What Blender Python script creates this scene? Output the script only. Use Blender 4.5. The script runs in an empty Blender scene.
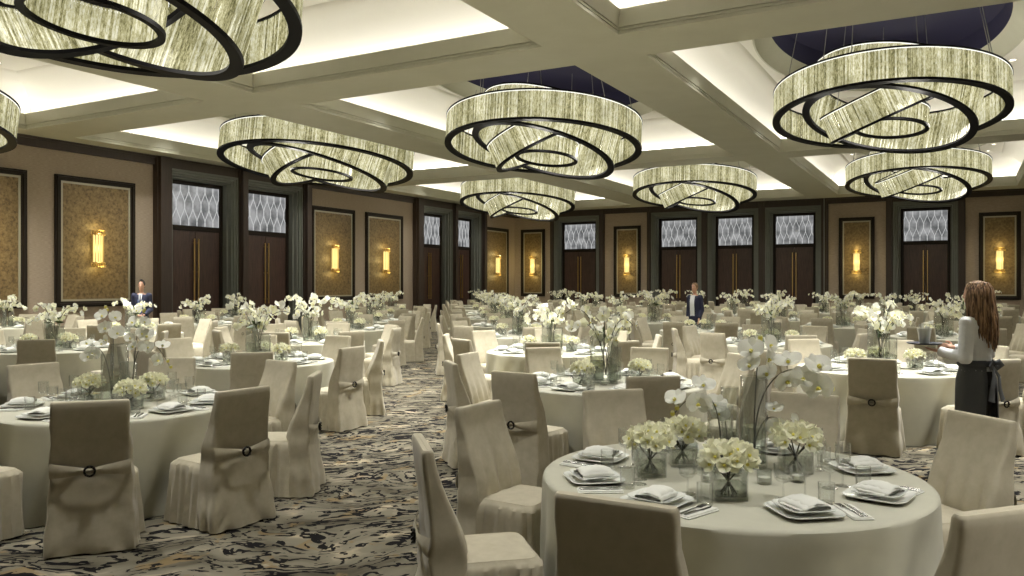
import bpy, math, random
from math import sin, cos, pi, radians, sqrt, atan2
from mathutils import Vector, Matrix, Euler
random.seed(7)
R = random.Random(11)
COL = bpy.context.scene.collection
SC = bpy.context.scene
YAW = 0.5073
CY, SY = cos(YAW), sin(YAW)
EYE = 1.75
def W(X, Z):                       # metres beside / ahead of the standing point -> room axes
    return (X*CY - Z*SY, X*SY + Z*CY)
def smooth(a, b, x):
    t = max(0.0, min(1.0, (x-a)/(b-a))); return t*t*(3-2*t)

# ------------------------------------------------------------------ materials
def newmat(name):
    m = bpy.data.materials.new(name); m.use_nodes = True
    nt = m.node_tree; nt.nodes.clear()
    out = nt.nodes.new('ShaderNodeOutputMaterial')
    return m, nt, out
def N(nt, t, **kw):
    n = nt.nodes.new(t)
    for k, v in kw.items():
        if k in n.inputs: n.inputs[k].default_value = v
        else: setattr(n, k, v)
    return n
def L(nt, a, b): nt.links.new(a, b)
def rgb(r, g, b):                  # sRGB 0..255 -> linear
    def f(c):
        c /= 255.0
        return c/12.92 if c <= .04045 else ((c+.055)/1.055)**2.4
    return (f(r), f(g), f(b), 1)
def ramp(nt, fac, stops, interp='LINEAR'):
    r = nt.nodes.new('ShaderNodeValToRGB'); r.color_ramp.interpolation = interp
    e = r.color_ramp.elements
    while len(e) < len(stops): e.new(0.5)
    for i, (p, c) in enumerate(stops): e[i].position = p; e[i].color = c
    L(nt, fac, r.inputs[0]); return r
def mapped(nt, sc=(1,1,1), rot=(0,0,0)):
    tc = nt.nodes.new('ShaderNodeTexCoord'); mp = nt.nodes.new('ShaderNodeMapping')
    mp.inputs['Scale'].default_value = sc; mp.inputs['Rotation'].default_value = rot
    L(nt, tc.outputs['Object'], mp.inputs[0]); return mp.outputs[0]
def basic(name, col, rough=.6, metal=0., col2=None, scale=8., bump=0., bscale=60., stretch=(1,1,1), sheen=0., spec=.5, detail=3.):
    m, nt, out = newmat(name)
    p = N(nt, 'ShaderNodeBsdfPrincipled', Roughness=rough, Metallic=metal)
    p.inputs['Specular IOR Level'].default_value = spec
    if sheen: p.inputs['Sheen Weight'].default_value = sheen
    v = mapped(nt, stretch)
    if col2:
        n = N(nt, 'ShaderNodeTexNoise', Scale=scale, Detail=detail, Roughness=.6); L(nt, v, n.inputs['Vector'])
        r = ramp(nt, n.outputs['Fac'], [(.3, col), (.7, col2)]); L(nt, r.outputs[0], p.inputs['Base Color'])
    else: p.inputs['Base Color'].default_value = col
    if bump:
        n2 = N(nt, 'ShaderNodeTexNoise', Scale=bscale, Detail=4.); L(nt, v, n2.inputs['Vector'])
        b = N(nt, 'ShaderNodeBump', Strength=bump, Distance=.01); L(nt, n2.outputs['Fac'], b.inputs['Height']); L(nt, b.outputs[0], p.inputs['Normal'])
    L(nt, p.outputs[0], out.inputs[0]); return m
def glassy(name, tint, rough=.03, body=.05, bcol=(.8,.85,.8,1), ior=1.45):
    m, nt, out = newmat(name)
    t = N(nt, 'ShaderNodeBsdfTransparent', Color=tint); g = N(nt, 'ShaderNodeBsdfGlossy', Roughness=rough)
    d = N(nt, 'ShaderNodeBsdfDiffuse', Color=bcol)
    lw = N(nt, 'ShaderNodeLayerWeight', Blend=.5); pw = N(nt, 'ShaderNodeMath', operation='POWER'); L(nt, lw.outputs['Facing'], pw.inputs[0]); pw.inputs[1].default_value = 2.6
    fr = N(nt, 'ShaderNodeMath', operation='MULTIPLY_ADD'); L(nt, pw.outputs[0], fr.inputs[0]); fr.inputs[1].default_value = .75; fr.inputs[2].default_value = .05
    m1 = N(nt, 'ShaderNodeMixShader', Fac=body); m2 = N(nt, 'ShaderNodeMixShader')
    L(nt, t.outputs[0], m1.inputs[1]); L(nt, d.outputs[0], m1.inputs[2])
    L(nt, fr.outputs[0], m2.inputs[0]); L(nt, m1.outputs[0], m2.inputs[1]); L(nt, g.outputs[0], m2.inputs[2])
    L(nt, m2.outputs[0], out.inputs[0]); return m
def emis(name, col, s):
    m, nt, out = newmat(name); e = N(nt, 'ShaderNodeEmission', Color=col, Strength=s); L(nt, e.outputs[0], out.inputs[0]); return m

M = {}
M['cover'] = basic('chair_linen', rgb(176,168,145), .75, col2=rgb(188,180,157), scale=14, bump=.12, bscale=9, sheen=.15, spec=.2)
M['cloth'] = basic('table_linen', rgb(182,180,162), .7, col2=rgb(190,188,170), scale=5, bump=.1, bscale=5, sheen=.1, spec=.2)
M['white_linen'] = basic('napkin_linen', rgb(222,222,212), .8, bump=.15, bscale=40, spec=.2)
M['china'] = basic('white_china', rgb(226,228,220), .12, spec=.5)
M['steel'] = basic('cutlery_steel', rgb(150,150,150), .22, 1.)
M['darksteel'] = basic('dark_ring_metal', rgb(42,40,38), .3, .8)
def petalmat(name, c):
    m, nt, out = newmat(name); d = N(nt, 'ShaderNodeBsdfDiffuse', Color=c); t = N(nt, 'ShaderNodeBsdfTranslucent', Color=c); x = N(nt, 'ShaderNodeMixShader', Fac=.4)
    L(nt, d.outputs[0], x.inputs[1]); L(nt, t.outputs[0], x.inputs[2]); L(nt, x.outputs[0], out.inputs[0]); return m
M['petal'] = petalmat('white_petal', rgb(246,246,236)); M['cream'] = petalmat('cream_petal', rgb(248,247,222))
M['yellow'] = basic('yellow_bud', rgb(222,212,96), .5)
M['stem'] = basic('plant_stem', rgb(58,62,34), .6, col2=rgb(40,36,24), scale=20)
M['leaf'] = basic('dark_leaf', rgb(58,78,34), .45, col2=rgb(80,98,46), scale=12)
M['glass'] = glassy('drinking_glass', (.98,.985,.98,1), .02, .025, (.9,.92,.9,1))
M['vase'] = glassy('vase_glass', (.93,.94,.93,1), .03, .03, (.8,.82,.8,1))
M['water'] = glassy('vase_water', (.90,.92,.88,1), .02, .04, (.6,.62,.56,1))
M['plaster'] = basic('ceiling_plaster', rgb(192,190,170), .8, col2=rgb(197,195,176), scale=1.5)
M['cove'] = basic('cove_plaster', rgb(228,224,212), .85)
M['navy'] = basic('navy_dome_paint', rgb(40,38,68), .7)
M['darkwood'] = basic('dark_stained_wood', rgb(48,36,28), .45, col2=rgb(60,46,36), scale=3, stretch=(6,6,.6))
M['brownwood'] = basic('brown_wood_pilaster', rgb(48,36,28), .55, col2=rgb(58,45,36), scale=3, stretch=(6,6,.5))
M['doorwood'] = basic('door_wood', rgb(44,28,24), .4, col2=rgb(78,54,44), scale=3.5, stretch=(9,9,.7), detail=5.)
M['blackframe'] = basic('black_brown_frame', rgb(36,29,23), .6, spec=.2)
M['casing'] = basic('grey_green_casing', rgb(100,102,94), .6, col2=rgb(108,110,101), scale=2)
M['silver'] = basic('silver_liner', rgb(165,160,140), .4, .3)
M['brass'] = basic('brushed_brass', rgb(205,172,108), .35, .85)
M['lattice'] = emis('glowing_leading', rgb(205,206,205), .75)  # leading made to glow so it shows brighter than the panes
M['skin'] = basic('skin', rgb(205,160,135), .5)
M['whiteshirt'] = basic('white_shirt_cotton', rgb(236,238,238), .75, bump=.9, bscale=9)
M['navycloth'] = basic('navy_suit_wool', rgb(34,38,62), .8)
M['bluevest'] = basic('slate_blue_waistcoat', rgb(75,92,130), .8)
M['apron'] = basic('charcoal_apron_cotton', rgb(78,80,82), .8, bump=.2, bscale=20)
M['blackcloth'] = basic('black_trouser_cloth', rgb(34,32,32), .8)
M['blackrim'] = basic('black_metal_rim', rgb(9,8,11), .6, 0., spec=.12)
M['tray'] = basic('dark_tray', rgb(44,48,58), .4)
M['wire'] = basic('steel_wire', rgb(140,140,135), .4, .6)
M['led'] = emis('cove_light_strip', (1,.98,.95,1), 11)
M['down'] = emis('downlight_lamp', (1,.95,.85,1), 6)
M['backlit'] = None

CRY = .88
def make_special():
    # carpet: taupe pile with black topographic veins and ochre flecks
    m, nt, out = newmat('patterned_carpet')
    p = N(nt, 'ShaderNodeBsdfPrincipled', Roughness=.95); p.inputs['Specular IOR Level'].default_value = .1
    v = mapped(nt, (1, 1, 1), (0, 0, -.68))
    w1 = N(nt, 'ShaderNodeTexNoise', Scale=1.1, Detail=3.); L(nt, v, w1.inputs['Vector'])
    sub = N(nt, 'ShaderNodeVectorMath', operation='SUBTRACT'); L(nt, w1.outputs['Color'], sub.inputs[0]); sub.inputs[1].default_value = (.5,.5,.5)
    mul = N(nt, 'ShaderNodeVectorMath', operation='SCALE'); L(nt, sub.outputs[0], mul.inputs[0]); mul.inputs['Scale'].default_value = .95
    add = N(nt, 'ShaderNodeVectorMath', operation='ADD'); L(nt, v, add.inputs[0]); L(nt, mul.outputs[0], add.inputs[1])
    st = N(nt, 'ShaderNodeVectorMath', operation='MULTIPLY'); L(nt, add.outputs[0], st.inputs[0]); st.inputs[1].default_value = (.8, 1.75, 1)
    n1 = N(nt, 'ShaderNodeTexNoise', Scale=1.05, Detail=5., Roughness=.6); L(nt, st.outputs[0], n1.inputs['Vector'])
    def math_(op, a, b=None):
        n = N(nt, 'ShaderNodeMath', operation=op)
        for i, x in enumerate((a, b)):
            if x is None: continue
            if isinstance(x, (int, float)): n.inputs[i].default_value = x
            else: L(nt, x, n.inputs[i])
        return n.outputs[0]
    dn = N(nt, 'ShaderNodeTexNoise', Scale=.8, Detail=2.); L(nt, v, dn.inputs['Vector'])
    dm = ramp(nt, dn.outputs['Fac'], [(.35, (0,0,0,1)), (.65, (1,1,1,1))])
    band = math_('FRACT', math_('MULTIPLY', n1.outputs['Fac'], 12.))
    wd = math_('ADD', math_('MULTIPLY', dm.outputs[0], .34), .21)
    ln = math_('LESS_THAN', band, wd)
    fine = N(nt, 'ShaderNodeTexNoise', Scale=5., Detail=3.); L(nt, st.outputs[0], fine.inputs['Vector'])
    brk = math_('GREATER_THAN', fine.outputs['Fac'], .38)
    lines = math_('MULTIPLY', ln, brk)
    n3 = N(nt, 'ShaderNodeTexNoise', Scale=2.2, Detail=4.); L(nt, st.outputs[0], n3.inputs['Vector'])
    base = ramp(nt, n3.outputs['Fac'], [(.32, rgb(78,73,60)), (.47, rgb(108,103,88)), (.60, rgb(124,118,102)), (.70, rgb(170,158,132))])
    n4 = N(nt, 'ShaderNodeTexNoise', Scale=3.3, Detail=5.); L(nt, add.outputs[0], n4.inputs['Vector'])
    oc = ramp(nt, n4.outputs['Fac'], [(.60, (0,0,0,1)), (.64, (.8,.8,.8,1))])
    mx0 = N(nt, 'ShaderNodeMix', data_type='RGBA'); L(nt, oc.outputs[0], mx0.inputs[0]); L(nt, base.outputs[0], mx0.inputs[6]); mx0.inputs[7].default_value = rgb(124,106,74)
    mx = N(nt, 'ShaderNodeMix', data_type='RGBA'); L(nt, lines, mx.inputs[0]); L(nt, mx0.outputs[2], mx.inputs[6]); mx.inputs[7].default_value = rgb(18,16,17)
    L(nt, mx.outputs[2], p.inputs['Base Color']); L(nt, p.outputs[0], out.inputs[0]); M['carpet'] = m
    # woven tan wall covering
    m, nt, out = newmat('woven_wall_covering')
    p = N(nt, 'ShaderNodeBsdfPrincipled', Roughness=.8); p.inputs['Specular IOR Level'].default_value = .2
    v = mapped(nt, (3, 3, 40)); n = N(nt, 'ShaderNodeTexNoise', Scale=3., Detail=4.); L(nt, v, n.inputs['Vector'])
    r = ramp(nt, n.outputs['Fac'], [(.3, rgb(148,133,116)), (.7, rgb(178,162,142))]); L(nt, r.outputs[0], p.inputs['Base Color'])
    L(nt, p.outputs[0], out.inputs[0]); M['wall'] = m
    # hammered gold panel
    m, nt, out = newmat('mottled_gold_panel')
    p = N(nt, 'ShaderNodeBsdfPrincipled', Roughness=.5, Metallic=.15)
    v = mapped(nt); n = N(nt, 'ShaderNodeTexNoise', Scale=11., Detail=6., Roughness=.75); L(nt, v, n.inputs['Vector'])
    r = ramp(nt, n.outputs['Fac'], [(.34, rgb(80,64,40)), (.5, rgb(118,98,62)), (.66, rgb(142,121,82))]); L(nt, r.outputs[0], p.inputs['Base Color'])
    b = N(nt, 'ShaderNodeBump', Strength=.4, Distance=.01); L(nt, n.outputs['Fac'], b.inputs['Height']); L(nt, b.outputs[0], p.inputs['Normal'])
    L(nt, p.outputs[0], out.inputs[0]); M['gold'] = m
    # back-lit obscure glass above the doors
    m, nt, out = newmat('backlit_obscure_glass')
    v = mapped(nt, (1,1,1)); n = N(nt, 'ShaderNodeTexNoise', Scale=2.2, Detail=3.); L(nt, v, n.inputs['Vector'])
    r = ramp(nt, n.outputs['Fac'], [(.35, rgb(88,90,92)), (.65, rgb(160,161,162))])
    e = N(nt, 'ShaderNodeEmission', Strength=.85); L(nt, r.outputs[0], e.inputs[0])
    g = N(nt, 'ShaderNodeBsdfGlossy', Roughness=.3); mx = N(nt, 'ShaderNodeMixShader', Fac=.06)
    L(nt, e.outputs[0], mx.inputs[1]); L(nt, g.outputs[0], mx.inputs[2]); L(nt, mx.outputs[0], out.inputs[0]); M['backlit'] = m
    # lit crystal rods
    m, nt, out = newmat('lit_crystal_rods')
    v = mapped(nt, (1,1,.3)); n = N(nt, 'ShaderNodeTexNoise', Scale=34., Detail=4., Roughness=.8); L(nt, v, n.inputs['Vector'])
    v2 = mapped(nt, (1,1,1)); n2 = N(nt, 'ShaderNodeTexNoise', Scale=1.6, Detail=4.); L(nt, v2, n2.inputs['Vector'])
    ge = nt.nodes.new('ShaderNodeNewGeometry'); av = N(nt, 'ShaderNodeMath', operation='MULTIPLY_ADD'); L(nt, ge.outputs['Random Per Island'], av.inputs[0]); av.inputs[1].default_value = .26; L(nt, n.outputs['Fac'], av.inputs[2])
    r = ramp(nt, av.outputs[0], [(.44, rgb(92,88,58)), (.56, rgb(170,164,120)), (.68, rgb(222,216,176)), (.80, rgb(255,252,232))])
    r2 = ramp(nt, n2.outputs['Fac'], [(.35, (.55,.55,.47,1)), (.62, (1.,1.,.95,1))])
    mm = N(nt, 'ShaderNodeMix', data_type='RGBA', blend_type='MULTIPLY'); mm.inputs[0].default_value = 1
    L(nt, r.outputs[0], mm.inputs[6]); L(nt, r2.outputs[0], mm.inputs[7])
    e = N(nt, 'ShaderNodeEmission', Strength=CRY); L(nt, mm.outputs[2], e.inputs[0])
    g = N(nt, 'ShaderNodeBsdfGlossy', Roughness=.15, Color=(.9,.9,.8,1)); fr = N(nt, 'ShaderNodeFresnel', IOR=1.55)
    mx = N(nt, 'ShaderNodeMixShader'); L(nt, fr.outputs[0], mx.inputs[0]); L(nt, e.outputs[0], mx.inputs[1]); L(nt, g.outputs[0], mx.inputs[2])
    t = N(nt, 'ShaderNodeBsdfTransparent', Color=(1,1,.92,1)); mx2 = N(nt, 'ShaderNodeMixShader', Fac=.12)
    L(nt, mx.outputs[0], mx2.inputs[1]); L(nt, t.outputs[0], mx2.inputs[2])
    L(nt, mx2.outputs[0], out.inputs[0]); M['crystal'] = m
    M['rimlight'] = emis('lit_ring_edge', (1,1,.9,1), 1.1)
    M['sconce'] = emis('sconce_glass_glow', (1,.78,.28,1), 1.25)
    # brown hair
    m, nt, out = newmat('long_brown_hair')
    p = N(nt, 'ShaderNodeBsdfPrincipled', Roughness=.45)
    v = mapped(nt, (30, 30, 1.2)); n = N(nt, 'ShaderNodeTexNoise', Scale=2.5, Detail=4.); L(nt, v, n.inputs['Vector'])
    r = ramp(nt, n.outputs['Fac'], [(.35, rgb(60,45,32)), (.5, rgb(126,96,68)), (.66, rgb(190,154,116))]); L(nt, r.outputs[0], p.inputs['Base Color'])
    b = N(nt, 'ShaderNodeBump', Strength=.8, Distance=.02); L(nt, n.outputs['Fac'], b.inputs['Height']); L(nt, b.outputs[0], p.inputs['Normal'])
    L(nt, p.outputs[0], out.inputs[0]); M['hair'] = m
    M['darkhair'] = basic('short_dark_hair', rgb(40,30,24), .5)
make_special()

# ------------------------------------------------------------------ mesh builder
class MB:
    def __init__(s): s.v = []; s.f = []; s.m = []; s.mats = []; s.cur = 0
    def mat(s, name):
        if name not in s.mats: s.mats.append(name)
        s.cur = s.mats.index(name); return s
    def add(s, vs, fs, T=None):
        o = len(s.v)
        s.v += [tuple(T @ Vector(p)) for p in vs] if T is not None else [tuple(p) for p in vs]
        for f in fs: s.f.append(tuple(o+i for i in f)); s.m.append(s.cur)
    def box(s, x0, x1, y0, y1, z0, z1, T=None):
        vs = [(x, y, z) for z in (z0, z1) for y in (y0, y1) for x in (x0, x1)]
        s.add(vs, [(0,2,3,1),(4,5,7,6),(0,1,5,4),(2,6,7,3),(0,4,6,2),(1,3,7,5)], T)
    def bbox(s, x0, x1, y0, y1, z0, z1, b, T=None):      # chamfered box
        rings = []
        for z, i in ((z0, b), (z0+b, 0), (z1-b, 0), (z1, b)):
            a0, a1, c0, c1 = x0+i, x1-i, y0+i, y1-i
            rings.append([(a0+b,c0,z),(a1-b,c0,z),(a1,c0+b,z),(a1,c1-b,z),(a1-b,c1,z),(a0+b,c1,z),(a0,c1-b,z),(a0,c0+b,z)])
        s.loft(rings, True, True, T)
    def loft(s, rings, cap0=False, cap1=False, T=None, closed=True):
        n = len(rings[0]); vs = [p for r in rings for p in r]; fs = []
        for i in range(len(rings)-1):
            for j in range(n if closed else n-1):
                k = (j+1) % n
                fs.append((i*n+j, i*n+k, (i+1)*n+k, (i+1)*n+j))
        if cap0: fs.append(tuple(range(n-1, -1, -1)))
        if cap1: fs.append(tuple((len(rings)-1)*n+j for j in range(n)))
        s.add(vs, fs, T)
    def lathe(s, prof, n=24, T=None, cap=False):
        rings = [[(r*cos(2*pi*j/n), r*sin(2*pi*j/n), z) for j in range(n)] for r, z in prof]
        s.loft(rings, cap, cap, T)
    def tube(s, pts, rad, n=8, T=None, cap=True, squash=1.):
        pts = [Vector(p) for p in pts]
        if not isinstance(rad, (list, tuple)): rad = [rad]*len(pts)
        rings = []; up = None
        for i, p in enumerate(pts):
            d = (pts[min(i+1, len(pts)-1)] - pts[max(i-1, 0)]).normalized()
            if up is None: up = Vector((1,0,0)) if abs(d.x) < .8 else Vector((0,1,0))
            a = (up - d*up.dot(d)).normalized(); b = d.cross(a); up = a
            r = rad[i]; ra, rb = r if isinstance(r, tuple) else (r, r*squash)
            rings.append([tuple(p + a*cos(2*pi*j/n)*ra + b*sin(2*pi*j/n)*rb) for j in range(n)])
        s.loft(rings, cap, cap, T)
    def ball(s, c, r, n=10, T=None, sz=1.):
        k = max(4, n//2); rings = []
        for i in range(1, k):
            a = pi*i/k - pi/2
            rings.append([(c[0]+r*cos(a)*cos(2*pi*j/n), c[1]+r*cos(a)*sin(2*pi*j/n), c[2]+r*sz*sin(a)) for j in range(n)])
        s.loft(rings, True, True, T)
    def mesh(s, name, flat=False):
        me = bpy.data.meshes.new(name); me.from_pydata(s.v, [], s.f)
        for x in s.mats: me.materials.append(M[x])
        me.polygons.foreach_set('material_index', s.m)
        if not flat:
            me.polygons.foreach_set('use_smooth', [True]*len(s.f))
            me.update()
            try: me.set_sharp_from_angle(angle=radians(38))
            except Exception: pass
        me.update(); return me
def new(matname): return MB().mat(matname)

def ob(name, data, parent=None, loc=None, rz=None, sc=None, kind=None, label=None):
    o = bpy.data.objects.new(name, data); COL.objects.link(o)
    if parent: o.parent = parent
    if loc is not None: o.location = loc
    if rz is not None: o.rotation_euler = (0, 0, rz) if isinstance(rz, (int, float)) else rz
    if sc is not None: o.scale = (sc, sc, sc) if isinstance(sc, (int, float)) else sc
    if kind: o['kind'] = kind
    if label: o['label'] = label
    return o
def top(name, label, cat, data=None, loc=(0,0,0), rz=0, group=None, sc=None):
    o = ob(name, data, None, loc, rz, sc); o['label'] = label; o['category'] = cat
    if group: o['group'] = group
    return o
def spawn(spec, parent):             # spec: list of (name, mesh, loc, rot, children)
    for s in spec:
        o = ob(s[0], s[1], parent, s[2] if len(s) > 2 else None, s[3] if len(s) > 3 else None)
        if len(s) > 5: o['kind'] = s[5]
        if len(s) > 4 and s[4]: spawn(s[4], o)

# ------------------------------------------------------------------ room shell
ZC = 5.95
XW, YB, XR, YF = -23.0, 41.7, 12.0, -7.0
def struct(name, mb, flat=True, parent=None):
    o = ob(name, mb.mesh(name, flat), parent)
    if parent is None: o['kind'] = 'structure'
    return o
b = new('carpet'); b.box(XW-.5, XR+.5, YF-.5, YB+.5, -.1, 0); struct('floor', b)
b = new('wall'); b.box(XW-.9, XW-.6, YF-.5, YB+.5, 0, 8.4)
# solid wall stretches between the door bays
LBAYS = [(17.35, 24.42), (31.6, 38.05)]
BBAYS = [(-20.62, -17.29), (-14.82, -5.66), (-3.12, .13)]
def segs(lo, hi, bays):
    out = []; a = lo
    for p, q in bays: out.append((a, p)); a = q
    out.append((a, hi)); return out
for p, q in segs(YF, YB, LBAYS): b.box(XW-.6, XW, p, q, 0, ZC)
struct('wall_left', b)
b = new('wall'); b.box(XW-.5, XR+.5, YB+.6, YB+.9, 0, 8.4)
for p, q in segs(XW, XR, BBAYS): b.box(p, q, YB, YB+.6, 0, ZC)
struct('wall_back', b)
b = new('wall'); b.box(XR, XR+.3, YF-.5, YB+.5, 0, 8.4); struct('wall_right', b)
b = new('wall'); b.box(XW-.5, XR+.5, YF-.3, YF, 0, 8.4); struct('wall_front', b)

CX = [(-22.1, -15.12), (-13.57, -6.47), (-5.04, 2.02), (3.5, 10.6)]
CYR = [(.35, 12.74), (14.12, 26.5), (27.8, 40.2)]
def rect(x0, x1, y0, y1, p, z): return [(x0+p, y0+p, z), (x1-p, y0+p, z), (x1-p, y1-p, z), (x0+p, y1-p, z)]
b = new('plaster')
ys = [YF-.3] + [y for c in CYR for y in c] + [YB+.6]
for i in range(len(ys)-1):
    if i % 2 == 0: b.add([(XW-.6, ys[i], ZC), (XR+.3, ys[i], ZC), (XR+.3, ys[i+1], ZC), (XW-.6, ys[i+1], ZC)], [(0,3,2,1)])
    else:
        xs = [XW-.6] + [x for c in CX for x in c] + [XR+.3]
        for k in range(0, len(xs), 2):
            b.add([(xs[k], ys[i], ZC), (xs[k+1], ys[i], ZC), (xs[k+1], ys[i+1], ZC), (xs[k], ys[i+1], ZC)], [(0,3,2,1)])
b.add([(XW-.9, YF-.5, 8.4), (XR+.5, YF-.5, 8.4), (XR+.5, YB+.9, 8.4), (XW-.9, YB+.9, 8.4)], [(0,1,2,3)])
ceiling = struct('ceiling', b)
EA, EB = 2.45, 4.7
def coffer(x0, x1, y0, y1):
    cx, cy = (x0+x1)/2, (y0+y1)/2
    lip = new('plaster')
    prof = [(0,ZC), (0,ZC+.05), (-.02,ZC+.05), (-.02,ZC+.068), (0,ZC+.068), (0,ZC+.105), (-.02,ZC+.105), (-.02,ZC+.123), (.01,ZC+.123), (.05,ZC+.40), (.03,ZC+.42), (-.34,ZC+.42)]
    lip.loft([rect(x0, x1, y0, y1, p, z) for p, z in prof]); struct('coffer_moulding', lip, True, ceiling)
    cv = new('cove')
    prof = [(-.34,ZC+.42), (-.34,ZC+.60), (-.30,ZC+.75), (-.18,ZC+.93), (.02,ZC+1.08), (.26,ZC+1.21), (.5,ZC+1.29), (.58,ZC+1.37)]
    cv.loft([rect(x0, x1, y0, y1, p, z) for p, z in prof])
    # flat upper ceiling with an oval well, plaster rim, navy dome
    n = 96; zt = ZC+1.37; fl = []; wl = []
    w, h = (x1-x0)/2-.58, (y1-y0)/2-.58
    angs = sorted(set([2*pi*i/n for i in range(n)] + [atan2(sy*h, sx*w) % (2*pi) for sx in (1,-1) for sy in (1,-1)]))
    for a in angs:
        ca, sa = cos(a), sin(a)
        t = min(w/abs(ca) if abs(ca) > 1e-9 else 1e9, h/abs(sa) if abs(sa) > 1e-9 else 1e9)
        fl.append((cx+ca*t, cy+sa*t, zt))
        q = 1/sqrt((ca/(EA+.35))**2 + (sa/(EB+.35))**2); wl.append((cx+ca*q, cy+sa*q, zt))
    cv.loft([fl, wl]); struct('coffer_cove', cv, False, ceiling)
    rm = new('plaster')
    def el(g, z): 
        r = []
        for a in angs:
            ca, sa = cos(a), sin(a); q = 1/sqrt((ca/(EA+g))**2 + (sa/(EB+g))**2); r.append((cx+ca*q, cy+sa*q, z))
        return r
    rm.loft([el(.35, zt), el(.34, zt-.05), el(.30, zt-.05), el(.28, zt), el(.18, zt+.10), el(.05, zt+.24), el(0, zt+.30)])
    o = struct('well_rim', rm, False, ceiling)
    dm = new('navy'); dm.loft([el(0, zt+.30), el(0, zt+.8), el(-.3, zt+.98), el(-1.2, zt+1.02), el(-2.4, zt+1.03)], False, True)
    struct('well_dome', dm, False, ceiling)
    st = new('led'); z = ZC+.46
    a, c = rect(x0, x1, y0, y1, -.24, z), rect(x0, x1, y0, y1, -.16, z)
    st.loft([a, c]); struct('cove_light_strip', st, True, ceiling)
for cx in CX:
    for cy in CYR: coffer(cx[0], cx[1], cy[0], cy[1])

# dark crown along the two seen walls
b = new('brownwood'); b.box(XW, XW+.10, YF, YB, ZC-.28, ZC); b.box(XW, XW+.16, YF, YB, ZC-.07, ZC); struct('trim_1', b)
b = new('brownwood'); b.box(XW+.16, XR, YB-.10, YB, ZC-.28, ZC); b.box(XW+.16, XR, YB-.16, YB, ZC-.07, ZC); struct('trim_2', b)
def wallT(side):     # local: x along the wall, y out of the wall into the room (negative = recessed), z up
    if side == 'L': return lambda s: (Matrix.Translation((XW, s, 0)) @ Matrix(((0,1,0,0),(1,0,0,0),(0,0,1,0),(0,0,0,1))), (XW, s, 0))
    return lambda s: (Matrix.Translation((s, YB, 0)) @ Matrix(((1,0,0,0),(0,-1,0,0),(0,0,1,0),(0,0,0,1))), (s, YB, 0))
for nm, side, spans in (('baseboard_left', 'L', segs(YF, YB, LBAYS)), ('baseboard_back', 'B', segs(XW, XR, BBAYS))):
    b = new('darkwood')
    for p, q in spans:
        T = wallT(side)(0)[0]; b.box(p, q, 0, .04, 0, .22, T)
    struct(nm, b)
# brown pilasters
tn = 3
def pil(side, a, bb, d=.34):
    global tn
    m = new('brownwood'); T = wallT(side)(0)[0]
    m.box(a, bb, -.6, d*.6, 0, ZC, T); m.box(a+.05, bb-.05, d*.6, d, 0, ZC-.02, T)
    struct('trim_%d' % tn, m); tn += 1
for a, c in ((17.35,17.86), (20.78,21.12), (24.06,24.42), (31.6,32.1), (34.85,35.15), (37.7,38.05)): pil('L', a, c)
for a, c in ((-20.62,-20.36), (-17.60,-17.29), (-14.82,-14.58), (-11.85,-11.52), (-8.95,-8.62), (-5.98,-5.66), (-3.12,-2.82), (-.16,.13)): pil('B', a, c, .2)
b = new('wire'); b.tube([(-5.82, YB-.26, 0), (-5.82, YB-.26, ZC-.02)], .02, 6); struct('trim_%d' % tn, b)

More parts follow.
